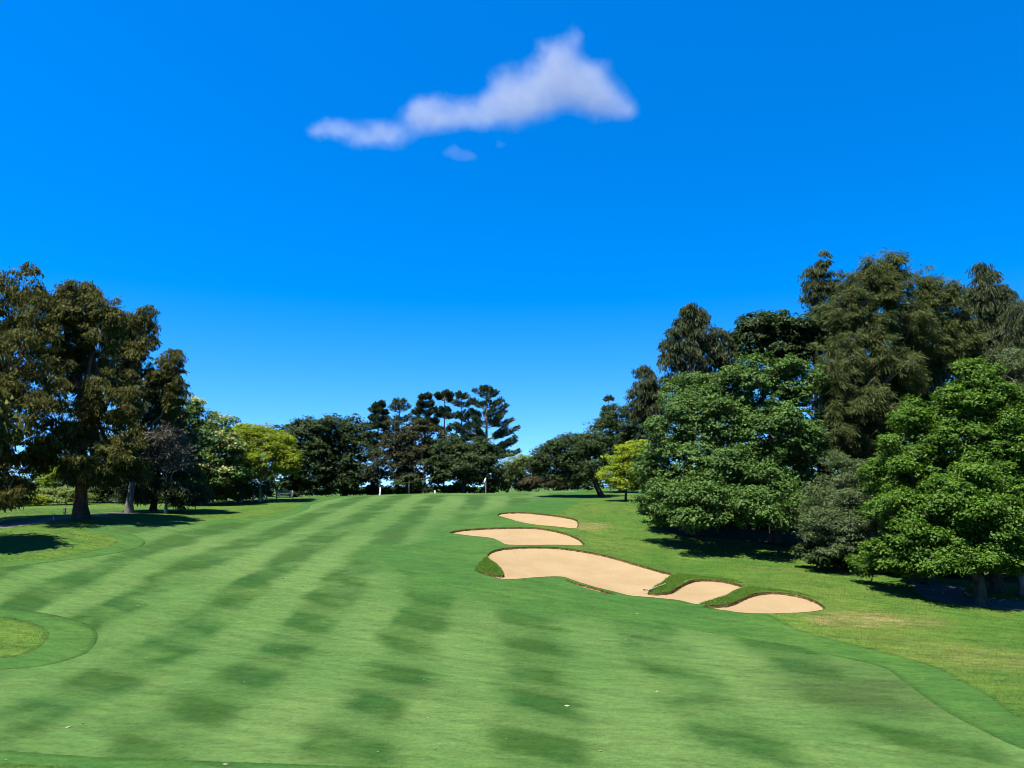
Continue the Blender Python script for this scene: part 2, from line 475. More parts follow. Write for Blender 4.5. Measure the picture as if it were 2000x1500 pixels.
    nrm = m.bump(h, {'fairway': 0.35, 'green': 0.2, 'firstcut': 0.5, 'rough': 0.8}[kind], 0.03)
    sh = m.bsdf(col, 0.95, 0.08, nrm)
    m.surf(sh)
    return m.mat

_s = pix([(1043, 1313)])[0]
ROW0 = float(_s[1] + 0.71 * _s[0])
M_FAIR = grass_mat("fairway_turf", 'fairway'); M_GREEN = grass_mat("green_turf", 'green')
M_CUT = grass_mat("first_cut_turf", 'firstcut'); M_ROUGH = grass_mat("rough_turf", 'rough')

def sand_mat():
    m = NT("bunker_sand")
    pos = m.n("ShaderNodeNewGeometry").outputs["Position"]
    a = m.noise(pos, 0.5, 4, 0.6); b = m.noise(pos, 9.0, 5, 0.7); c = m.noise(m.mapped(pos, (3.0, 0.9, 1)), 1.6, 5, 0.7, 0.6); g = m.noise(pos, 60, 2)
    col = m.mix(m.rng(a, 0.35, 0.65), alb(236,206,158), alb(228,196,147))
    col = m.mix(m.rng(c, 0.56, 0.74, 0, 0.6), col, alb(208,172,124))
    col = m.mix(m.rng(b, 0.62, 0.8, 0, 0.3), col, alb(200,162,116))
    h = m.math('ADD', m.math('MULTIPLY', c, 0.7), m.math('ADD', m.math('MULTIPLY', b, 0.5), m.math('MULTIPLY', g, 0.12)))
    m.surf(m.bsdf(col, 0.95, 0.05, m.bump(h, 0.7, 0.06)))
    return m.mat
def soil_mat():
    m = NT("bunker_edge_soil")
    pos = m.n("ShaderNodeNewGeometry").outputs["Position"]
    a = m.noise(pos, 5.0, 5, 0.7); b = m.noise(pos, 22, 3, 0.7)
    col = m.mix(m.rng(a, 0.35, 0.65), (0.045, 0.030, 0.014, 1), (0.12, 0.080, 0.034, 1))
    col = m.mix(m.rng(b, 0.5, 0.7, 0, 0.6), col, (0.03, 0.045, 0.012, 1))
    m.surf(m.bsdf(col, 1.0, 0.0, m.bump(b, 0.8, 0.03)))
    return m.mat
def asphalt_mat():
    m = NT("path_asphalt")
    pos = m.n("ShaderNodeNewGeometry").outputs["Position"]
    a = m.noise(pos, 1.2, 4); b = m.noise(pos, 30, 4, 0.7)
    col = m.mix(m.rng(a, 0.3, 0.7), (0.05, 0.048, 0.044, 1), (0.085, 0.08, 0.071, 1))
    col = m.mix(m.rng(b, 0.4, 0.7, 0, 0.5), col, (0.05, 0.05, 0.047, 1))
    m.surf(m.bsdf(col, 0.95, 0.15, m.bump(b, 0.4, 0.01)))
    return m.mat
def shade_litter_mat():  # leaf litter whose dark colour also stands in for shade under the trees
    m = NT("shade_tinted_litter")
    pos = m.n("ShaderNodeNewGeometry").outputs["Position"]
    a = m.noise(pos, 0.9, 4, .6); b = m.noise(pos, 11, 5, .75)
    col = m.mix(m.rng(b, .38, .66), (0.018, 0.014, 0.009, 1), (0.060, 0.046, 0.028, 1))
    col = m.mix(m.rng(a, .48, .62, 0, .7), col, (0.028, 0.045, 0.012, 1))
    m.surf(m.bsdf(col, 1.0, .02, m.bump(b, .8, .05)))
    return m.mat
M_SHADE_LITTER = shade_litter_mat()
M_SAND, M_SOIL, M_PATH = sand_mat(), soil_mat(), asphalt_mat()

DRY = [closed_curve(pix([(1585,1212),(1640,1203),(1700,1199),(1770,1209),(1822,1218),(1700,1220),(1620,1218)]), 0.4),
       closed_curve(pix([(1128,1020),(1160,1021),(1185,1028),(1165,1035),(1128,1034)]), 0.4),
       closed_curve(pix([(1755,1252),(1850,1256),(1985,1275),(2060,1300),(1900,1300),(1800,1275)]), 0.5)]
dry = np.zeros(len(GV))
for p, k in zip(DRY, (0.9, 0.75, 0.28)):
    ins = inside(GV, p); d = edge_dist(GV, p, 3.0)
    dry = np.maximum(dry, k * np.where(ins, 1, np.exp(-(d / 0.5) ** 2) * 0.6))

_ed = edge_dist(GV, FAIRWAY, 4.0)
soft_edge = np.exp(-(_ed / 1.5) ** 2) * smooth(GV[:, 1], 31, 36) * smooth(-GV[:, 1], -94, -84) * smooth(GV[:, 0], -16, -12)
for zi, nm, mat in ((0, 'ground', M_ROUGH), (1, 'first_cut', M_CUT), (2, 'fairway', M_FAIR), (3, 'putting_green', M_GREEN), (4, 'cart_path', M_PATH), (5, 'shade_tinted_floor', M_SHADE_LITTER)):
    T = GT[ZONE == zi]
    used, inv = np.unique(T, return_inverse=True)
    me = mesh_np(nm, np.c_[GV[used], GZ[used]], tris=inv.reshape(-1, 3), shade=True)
    if zi == 0:
        a = me.attributes.new("dry", 'FLOAT', 'POINT'); a.data.foreach_set("value", dry[used].astype(np.float32))
    if zi < 2:
        a = me.attributes.new("cut_line", 'FLOAT', 'POINT')
        cl = np.minimum(_ed, edge_dist(GV, ISLE_OUT, 4.0)) + 4 * smooth(soft_edge, .05, .5) if zi == 1 else np.minimum(edge_dist(GV, FIRSTCUT, 4.0), edge_dist(GV, ISLE_IN, 4.0))
        a.data.foreach_set("value", cl[used].astype(np.float32))
    if zi == 2:
        a = me.attributes.new("soft_edge", 'FLOAT', 'POINT'); a.data.foreach_set("value", soft_edge[used].astype(np.float32))
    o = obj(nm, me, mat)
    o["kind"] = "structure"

# ------------------------------------------------------------------ bunkers: sand, cut soil edge, grass fringe
M_BLADE = None
def leaf_mat(name, dark, light, trans=0.3, rough=0.45, spec=0.35, sat=1.0):
    dark, light = np.array(dark) * .8, np.array(light) * .8
    m = NT(name)
    t = m.n("ShaderNodeAttribute", attribute_name="tint").outputs["Fac"]
    col = m.mix(t, tuple(dark) + (1,), tuple(light) + (1,))
    p = m.bsdf(col, max(rough, .6), spec * .5)
    tr = m.n("ShaderNodeBsdfTranslucent")
    m.put(tr.inputs["Color"], m.mix(0.4, col, (light[0]*1.1, light[1]*1.35, light[2]*0.6, 1)))
    mx = m.n("ShaderNodeMixShader"); mx.inputs[0].default_value = trans
    m.t.links.new(p, mx.inputs[1]); m.t.links.new(tr.outputs[0], mx.inputs[2])
    m.surf(mx.outputs[0])
    return m.mat
M_BLADE = leaf_mat("grass_blade", (0.030, 0.070, 0.010), (0.150, 0.185, 0.045), 0.3, 0.6, 0.1)
M_TUFT = leaf_mat("long_bright_grass", (0.045, 0.11, 0.012), (0.12, 0.21, 0.03), 0.3, 0.6, 0.1)
M_ROOT = leaf_mat("dry_roots", (0.018, 0.013, 0.007), (0.10, 0.062, 0.025), 0.1, 0.8, 0.05)

def blades(base, h, w, lean, tint=None, up=None):
    """single-triangle blades; base (n,3), h, w (n,), lean (n,3) offset of the tip"""
    n = len(base)
    a = rng.uniform(0, 2*np.pi, n)
    sd = np.c_[np.cos(a), np.sin(a), np.zeros(n)] * (w / 2)[:, None]
    tip = base + lean + np.c_[np.zeros((n, 2)), h]
    V = np.stack([base - sd, base + sd, tip], 1).reshape(-1, 3)
    T = np.arange(3 * n).reshape(-1, 3)
    t = rng.random(n) if tint is None else tint
    return V, T, np.repeat(t, 3)

def sand_z(P, poly, lip):
    d = edge_dist(P, poly, 6.0)
    return gz(P[:, 0], P[:, 1]) * 0 + base_z(P[:, 0], P[:, 1]) + 0.12 * np.exp(-(d / 0.9) ** 2) - lip - 0.16 * smooth(d, 0.2, 2.6)

LABELS = {'far': "smallest and farthest sand bunker, a pale teardrop high on the slope",
          'middle': "long pointed sand bunker between the farthest bunker and the big one",
          'large': "biggest sand bunker, with a green grass tongue biting into it",
          'right': "oval sand bunker lowest on the slope, beyond the grass ridge"}
for key, polys in BUNKERS.items():
    c0 = polys[0].mean(0)
    root = empty("sand_bunker", (c0[0], c0[1], float(base_z(c0[0], c0[1])) - 0.2))
    tag(root, LABELS[key], "bunker", "sand bunkers beside the fairway")
    for pi, poly in enumerate(polys):
        lip = 0.115 if pi == 0 else 0.08
        st = 0.35 if pi == 0 else 0.15
        ax, ay = np.meshgrid(np.arange(poly[:,0].min(), poly[:,0].max(), st), np.arange(poly[:,1].min(), poly[:,1].max(), st))
        ip = np.c_[ax.ravel(), ay.ravel()] + rng.uniform(-.06, .06, (ax.size, 2))
        ip = ip[inside(ip, poly)]; ip = ip[edge_dist(ip, poly, 2) > 0.12]
        V, T = cdt(ip, [poly])
        T = T[inside((V[T[:,0]] + V[T[:,1]] + V[T[:,2]]) / 3, poly)]
        z = sand_z(V, poly, lip) + rng.normal(0, 0.006, len(V))
        obj("sand", mesh_np("sand", np.c_[V, z], tris=T, shade=True), M_SAND, root)
        # soil edge: wall from the turf down to the sand, slightly undercut
        n = len(poly)
        ar = np.roll(poly, -1, 0) - np.roll(poly, 1, 0); ar /= np.linalg.norm(ar, axis=1)[:, None]
        nin = np.c_[-ar[:, 1], ar[:, 0]]
        if not inside(poly[:1] + nin[:1] * 0.06, poly)[0]: nin = -nin
        zt = gz(poly[:, 0], poly[:, 1]); zs = sand_z(poly, poly, lip)
        j1 = rng.uniform(0.0, 0.035, n)[:, None]; j2 = rng.uniform(0.01, 0.06, n)[:, None]
        top = np.c_[poly - nin * 0.02, zt + 0.012]; mid_ = np.c_[poly + nin * j1, zs * 0.45 + zt * 0.55]; bot = np.c_[poly + nin * j2, zs - 0.02]
        V = np.r_[top, mid_, bot]; i = np.arange(n); k = (i + 1) % n
        Q = np.r_[np.c_[i, k, k + n, i + n], np.c_[i + n, k + n, k + 2*n, i + 2*n]]
        obj("soil_edge", mesh_np("soil_edge", V, quads=Q, shade=True), M_SOIL, root)
        # grass fringe leaning over the edge, and dry roots hanging below it
        m_ = n * 20
        q = rng.integers(0, n, m_); f = rng.random(m_)[:, None]
        bk = smooth(-nin[q][:, 1], -0.2, 0.5)         # back edges carry the shaggier lip
        bp = poly[q] * (1 - f) + poly[(q + 1) % n] * f - nin[q] * (rng.uniform(-0.02, 0.08, m_) * (.4 + .6 * bk))[:, None]
        B = np.c_[bp, gz(bp[:, 0], bp[:, 1]) - 0.005]
        ln = np.c_[nin[q] * rng.uniform(-0.02, 0.07, m_)[:, None] + rng.normal(0, .02, (m_, 2)), np.zeros(m_)]
        Vb, Tb, tb = blades(B, rng.uniform(0.015, 0.07, m_) * (.35 + .65 * bk), np.full(m_, 0.016), ln)
        obj("grass_fringe", mesh_np("grass_fringe", Vb, tris=Tb, tint=tb), M_TUFT, root)["kind"] = "stuff"
        m_ = n * 9
        q = rng.integers(0, n, m_); f = rng.random(m_)[:, None]
        bp = poly[q] * (1 - f) + poly[(q + 1) % n] * f + nin[q] * rng.uniform(-0.01, 0.03, m_)[:, None]
        B = np.c_[bp, zt[q] + 0.015 - rng.uniform(0, .05, m_)]
        ln = np.c_[nin[q] * rng.uniform(0.0, 0.10, m_)[:, None] + rng.normal(0, .03, (m_, 2)), np.zeros(m_)]
        Vb, Tb, tb = blades(B, -rng.uniform(0.03, 0.15, m_), np.full(m_, 0.02), ln)
        obj("root_fringe", mesh_np("root_fringe", Vb, tris=Tb, tint=tb), M_ROOT, root)["kind"] = "stuff"

# longer, brighter grass on the tongues and ridges between the bunkers
TONGUES = [zb([(214,352),(262,300),(284,312),(330,352),(346,380),(300,380),(222,368)]),
           zb([(1045,466),(1100,425),(1160,385),(1235,375),(1320,385),(1420,398),(1490,420),(1440,415),(1320,398),(1245,402),(1195,425),(1150,460),(1100,468)]),
           zb([(1283,527),(1330,516),(1420,486),(1490,450),(1545,438),(1640,445),(1760,468),(1850,500),(1800,486),(1650,458),(1570,462),(1500,490),(1440,518),(1370,530)])]
Vs, Ts, ts, off = [], [], [], 0
for tg in TONGUES:
    poly = closed_curve(pix(tg), 0.15)
    area = 0.5 * abs(np.sum(poly[:,0]*np.roll(poly[:,1],-1) - np.roll(poly[:,0],-1)*poly[:,1]))
    n = int(area * 1400)
    q = rng.uniform(poly.min(0), poly.max(0), (n * 4, 2)); q = q[inside(q, poly)][:n]
    keep = np.ones(len(q), bool)
    for p in ALLB: keep &= ~inside(q, p)
    q = q[keep]; n = len(q)
    V, T, t = blades(np.c_[q, gz(q[:,0], q[:,1]) - 0.01], rng.uniform(.05, .15, n), np.full(n, .018), np.c_[rng.normal(0, .04, (n, 2)), np.zeros(n)])
    Vs.append(V); Ts.append(T + off); ts.append(t); off += len(V)
o = obj("long_grass", mesh_np("long_grass", np.concatenate(Vs), tris=np.concatenate(Ts), tint=np.concatenate(ts)), M_TUFT)
tag(o, "bright longer grass on the ridges between the bunkers", "grass"); o["kind"] = "stuff"

# ------------------------------------------------------------------ rough grass blades
n = 270000
yy = np.exp(rng.uniform(math.log(15), math.log(75), n))
xx = rng.uniform(-0.82, 0.82, n) * yy
P = np.c_[xx, yy]
P = P[zone_of(P) == 0]
patch = np.sin(P[:,0]*0.9 + 2*np.sin(P[:,1]*0.7)) * np.sin(P[:,1]*1.1 + np.sin(P[:,0]*0.6))
n = len(P); far = np.clip(P[:, 1] / 30, 0.7, 2.0)
V, T, t = blades(np.c_[P, base_z(P[:,0], P[:,1]) + mound(P) - 0.01], rng.uniform(.025, .075, n) * (0.8 + 0.35*far), .019 * far,
                 np.c_[rng.normal(0, .03, (n, 2)), np.zeros(n)], np.clip(rng.random(n) * .7 + .15 * patch + .15, 0, 1))
o = obj("rough_grass", mesh_np("rough_grass", V, tris=T, tint=t), M_BLADE)
tag(o, "short uneven rough grass blades beyond the mown turf", "grass"); o["kind"] = "stuff"

# the first cut stands a little taller along the edge of the mown fairway
Vs, Ts, ts, off = [], [], [], 0
for poly, wid in ((FAIRWAY, .12), (ISLE_OUT, .12), (ISLE_IN, .3)):
    n = len(poly); ar = np.roll(poly, -1, 0) - np.roll(poly, 1, 0); nn_ = np.c_[-ar[:, 1], ar[:, 0]]; nn_ /= np.linalg.norm(nn_, axis=1)[:, None]
    if inside(poly[:1] + nn_[:1] * .1, poly)[0]: nn_ = -nn_
    if poly is ISLE_OUT or poly is ISLE_IN: nn_ = -nn_
    if poly is FAIRWAY: sofv = edge_dist(poly, FAIRWAY, 1.0) * 0 + (smooth(poly[:, 1], 31, 36) * smooth(poly[:, 0], -16, -12))
    else: sofv = np.zeros(n)
    vis = np.where((sofv < .4) & (abs(poly[:, 0]) < poly[:, 1] * .78) & (poly[:, 1] > 14) & (poly[:, 1] < 52) & (np.sin(poly[:, 0] * 1.7 + np.sin(poly[:, 1] * 2.3) * 2) > -.75))[0]
    if not len(vis): continue
    m_ = len(vis) * 20; q = rng.choice(vis, m_); f = rng.random(m_)[:, None]
    bp = poly[q] * (1 - f) + poly[(q + 1) % n] * f + nn_[q] * (rng.random(m_) ** 1.6 * wid)[:, None]
    keep = np.ones(m_, bool)
    for p_ in ALLB: keep &= ~inside(bp, p_)
    bp = bp[keep]; m_ = len(bp); fr = np.clip(bp[:, 1] / 28, .7, 2.2)
    V, T, t = blades(np.c_[bp, base_z(bp[:, 0], bp[:, 1]) + mound(bp) - .005], rng.uniform(.02, .055, m_) * (.7 + .3 * fr), .014 * fr, np.c_[rng.normal(0, .012, (m_, 2)), np.zeros(m_)], rng.random(m_) * .8)
    Vs.append(V); Ts.append(T + off); ts.append(t); off += len(V)
o = obj("edge_grass", mesh_np("edge_grass", np.concatenate(Vs), tris=np.concatenate(Ts), tint=np.concatenate(ts)), M_BLADE)
tag(o, "taller grass line along the mown edge of the fairway", "grass"); o["kind"] = "stuff"

# fallen pale leaves on the turf
n = 420
yy = rng.uniform(17, 85, n); xx = rng.uniform(-0.7, 0.55, n) * yy
P = np.c_[xx, yy]; zz = zone_of(P); P = P[(zz == 2) | (zz == 1)]; n = len(P)
b = np.c_[P, gz(P[:,0], P[:,1]) + 0.015]
a = rng.uniform(0, 2*np.pi, n); L = rng.uniform(.02, .05, n) * rng.choice([1, 1, 1, 1, 1.9], n)
u = np.c_[np.cos(a), np.sin(a), rng.uniform(-.1, .3, n)] * L[:, None]; v = np.c_[-np.sin(a), np.cos(a), rng.uniform(0, .4, n)] * (L * .4)[:, None]
V = np.stack([b - u, b + v, b + u, b - v], 1).reshape(-1, 3)
M_FALLEN = leaf_mat("fallen_leaf", (0.10, 0.10, 0.05), (0.24, 0.25, 0.16), 0.1, 0.6, 0.2)
o = obj("fallen_leaves", mesh_np("fallen_leaves", V, quads=np.arange(4*n).reshape(-1, 4), tint=np.repeat(rng.random(n), 4)), M_FALLEN)
tag(o, "pale fallen leaves scattered over the mown fairway", "leaves"); o["kind"] = "stuff"

# ------------------------------------------------------------------ trees
def bark_mat(name, dark, light, sc=3.0):
    dark, light = np.array(dark) * .8, np.array(light) * .8
    m = NT(name)
    pos = m.n("ShaderNodeNewGeometry").outputs["Position"]
    a = m.noise(m.mapped(pos, (1, 1, .25)), sc, 5, 0.7); b = m.noise(m.mapped(pos, (1, 1, .3)), sc * 5, 3, 0.7)
    col = m.mix(m.rng(a, 0.35, 0.65), tuple(dark) + (1,), tuple(light) + (1,))
    m.surf(m.bsdf(col, 0.95, 0.1, m.bump(b, 0.8, 0.05)))
    return m.mat
B_DARK = bark_mat("dark_bark", (0.035, 0.027, 0.02), (0.09, 0.07, 0.05))
B_GREY = bark_mat("grey_bark", (0.08, 0.07, 0.055), (0.2, 0.18, 0.15))
B_PALE = bark_mat("pale_bark", (0.16, 0.14, 0.11), (0.34, 0.31, 0.26))
B_RED = bark_mat("red_brown_bark", (0.05, 0.03, 0.022), (0.2, 0.085, 0.06), 2.0)
B_TWIG = bark_mat("pale_twig_bark", (0.11, 0.10, 0.075), (0.22, 0.20, 0.15))

LM = {
 'olive': leaf_mat("olive_brown_foliage", (0.025, 0.030, 0.007), (0.094, 0.093, 0.022), 0.3, 0.6, 0.12),
 'casuarina': leaf_mat("sheoak_needles", (0.026, 0.039, 0.010), (0.080, 0.098, 0.029), 0.34, 0.6, 0.12),
 'casdark': leaf_mat("dark_sheoak_needles", (0.020, 0.030, 0.014), (0.062, 0.078, 0.034), 0.35, 0.6, 0.12),
 'green': leaf_mat("mid_green_leaves", (0.020, 0.050, 0.009), (0.078, 0.142, 0.028), 0.3, 0.5, 0.25),
 'bright': leaf_mat("bright_green_leaves", (0.018, 0.052, 0.004), (0.076, 0.150, 0.013), 0.32, 0.5, 0.25),
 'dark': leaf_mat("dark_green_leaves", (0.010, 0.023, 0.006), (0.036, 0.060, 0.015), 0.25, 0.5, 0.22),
 'brown': leaf_mat("brownish_dark_leaves", (0.012, 0.016, 0.006), (0.042, 0.044, 0.015), 0.25, 0.5, 0.2),
 'lime': leaf_mat("lime_yellow_leaves", (0.085, 0.135, 0.008), (0.24, 0.30, 0.02), 0.45, 0.5, 0.2),
 'yellowgreen': leaf_mat("yellow_green_leaves", (0.06, 0.092, 0.006), (0.20, 0.25, 0.016), 0.5, 0.5, 0.2),
 'palegreen': leaf_mat("pale_green_leaves", (0.05, 0.078, 0.016), (0.16, 0.20, 0.05), 0.42, 0.5, 0.2),
 'sage': leaf_mat("grey_green_leaves", (0.022, 0.040, 0.013), (0.082, 0.118, 0.042), 0.3, 0.42, 0.35),
 'cream': leaf_mat("cream_blossom", (0.20, 0.20, 0.06), (0.42, 0.39, 0.18), 0.4, 0.6, 0.2),
 'greydead': leaf_mat("grey_dry_foliage", (0.05, 0.045, 0.035), (0.15, 0.135, 0.11), 0.2, 0.7, 0.1),
 'pine': leaf_mat("pine_needles", (0.013, 0.027, 0.012), (0.044, 0.068, 0.030), 0.2, 0.5, 0.25),
 'rust': leaf_mat("rusty_scrub_leaves", (0.028, 0.026, 0.012), (0.07, 0.056, 0.026), 0.3, 0.5, 0.2),
}

class Tubes:
    def __init__(s): s.V, s.Q, s.n = [], [], 0
    def add(s, pts, rad, sides=6):
        pts = np.asarray(pts, float); rad = np.asarray(rad, float); k = len(pts)
        t = np.gradient(pts, axis=0); t /= np.maximum(np.linalg.norm(t, axis=1), 1e-9)[:, None]
        ref = np.where(abs(t[:, 2:3]) > 0.9, np.array([[1., 0, 0]]), np.array([[0., 0, 1]]))
        u = np.cross(t, ref); u /= np.linalg.norm(u, axis=1)[:, None]; v = np.cross(t, u)
        a = np.linspace(0, 2*np.pi, sides, endpoint=False)
        ring = pts[:, None] + rad[:, None, None] * (np.cos(a)[None, :, None] * u[:, None] + np.sin(a)[None, :, None] * v[:, None])
        s.V.append(ring.reshape(-1, 3))
        i = np.arange(k - 1)[:, None] * sides; j = np.arange(sides)[None]; j2 = (j + 1) % sides
        s.Q.append((np.stack([i + j, i + j2, i + sides + j2, i + sides + j], -1).reshape(-1, 4)) + s.n)
        s.n += k * sides
    def mesh(s, name): return mesh_np(name, np.concatenate(s.V), quads=np.concatenate(s.Q), shade=True)

def curve(p0, p1, bend, k=7, wob=0.0):
    p0, p1 = np.asarray(p0, float), np.asarray(p1, float)
    t = np.linspace(0, 1, k)[:, None]
    L = np.linalg.norm(p1 - p0)
    c = (p0 + p1) / 2 + np.asarray(bend, float) * L
    P = (1-t)**2 * p0 + 2*t*(1-t) * c + t**2 * p1
    if wob: P[1:-1] += rng.normal(0, wob * L, (k - 2, 3))
    return P

def unit(v): return v / np.maximum(np.linalg.norm(v, axis=-1, keepdims=True), 1e-9)

def leaf_quads(p, nrm, size, aspect=0.55, tint=None, down=0.0):
    """rhombic folded leaves at p facing nrm"""
    n = len(p)
    t = rng.normal(0, 1, (n, 3)); t[:, 2] -= down
    t = unit(t - (t * nrm).sum(1)[:, None] * nrm); b = np.cross(nrm, t)
    L = size[:, None] * 0.5; Wd = L * aspect
    fold = nrm * L * 0.25
    V = np.stack([p - t * L, p + b * Wd + fold, p + t * L, p - b * Wd + fold], 1).reshape(-1, 3)
    return V, np.arange(4 * n).reshape(-1, 4), np.repeat(tint, 4)

def strands(p, L, w, dirn, tint):
    """thin drooping needle sprays, one long triangle each, widening to the tip"""
    n = len(p)
    sd = unit(np.cross(dirn, rng.normal(0, 1, (n, 3)))) * (w * .62)[:, None]
    tip = p + unit(dirn + np.array([0, 0, -0.3])) * L[:, None]
    V = np.stack([p, tip + sd, tip - sd + dirn * (L * .15)[:, None]], 1).reshape(-1, 3)
    return V, np.arange(3 * n).reshape(-1, 3), np.repeat(tint, 3)

def lobes_of(Y, lobes):
    out = []
    for l in lobes:
        px, py, rx, ry = l[:4]; dY = l[4] if len(l) > 4 else 0.0; dep = l[5] if len(l) > 5 else 0.85
        c = at(px, py, np.array(Y + dY)); s = pxscale(py, Y + dY)
        out.append((c, np.array([rx * s, rx * s * dep, ry * s])))
    return out

def clusters(LB, n, shell=0.16, low=0.75, inner=0.12, poke=0.06):
    w = np.array([r[0]*r[1] + r[0]*r[2] + r[1]*r[2] for _, r in LB]); w /= w.sum()
    P, O, I = [], [], []
    tries = 0
    while sum(map(len, P)) < n and tries < 30:
        tries += 1
        k = rng.choice(len(LB), n * 2, p=w)
        d = unit(rng.normal(0, 1, (n * 2, 3)))
        keep = ~((d[:, 2] < -0.35) & (rng.random(n * 2) < low))
        c = np.array([LB[i][0] for i in k]); r = np.array([LB[i][1] for i in k])
        f = 1 - abs(rng.normal(0, shell, n * 2)) + np.maximum(rng.normal(0, poke, n * 2), 0)
        f = np.where(rng.random(n * 2) < inner, rng.uniform(0.3, 0.85, n * 2), f)
        p = c + d * r * f[:, None]
        for j, (cc, rr) in enumerate(LB):
            e = (((p - cc) / rr) ** 2).sum(1)
            keep &= ~((e < 0.6) & (k != j) & (rng.random(n * 2) < 0.88))
        keep &= p[:, 2] > base_z(p[:, 0], p[:, 1]) + 0.3
        P.append(p[keep]); O.append(unit(d / r)[keep]); I.append(k[keep])
    P, O, I = np.concatenate(P)[:n], np.concatenate(O)[:n], np.concatenate(I)[:n]
    return P, O, I

def sublobes(LB, k, lo, hi, zz=.85):
    """break each mass into smaller boughs standing out from its surface"""
    out = []
    for c, r in LB:
        m = max(4, int(k * rng.uniform(.8, 1.2)))
        g = np.arange(m) + .5; ph = np.arccos(1 - 2 * g / m); th = np.pi * (1 + 5 ** .5) * g + rng.uniform(0, 6.3)
        d = np.c_[np.cos(th) * np.sin(ph), np.sin(th) * np.sin(ph), np.cos(ph)] + rng.normal(0, .18, (m, 3))
        d = unit(d)
        for j in range(m):
            if rng.random() < .18: continue
            q = rng.uniform(lo, hi); f = rng.uniform(.55, .98)
            out.append((c + d[j] * r * f, np.maximum(r * q * rng.uniform(.8, 1.2, 3), .25) * np.array([1.05, 1.05, zz])))
    return out

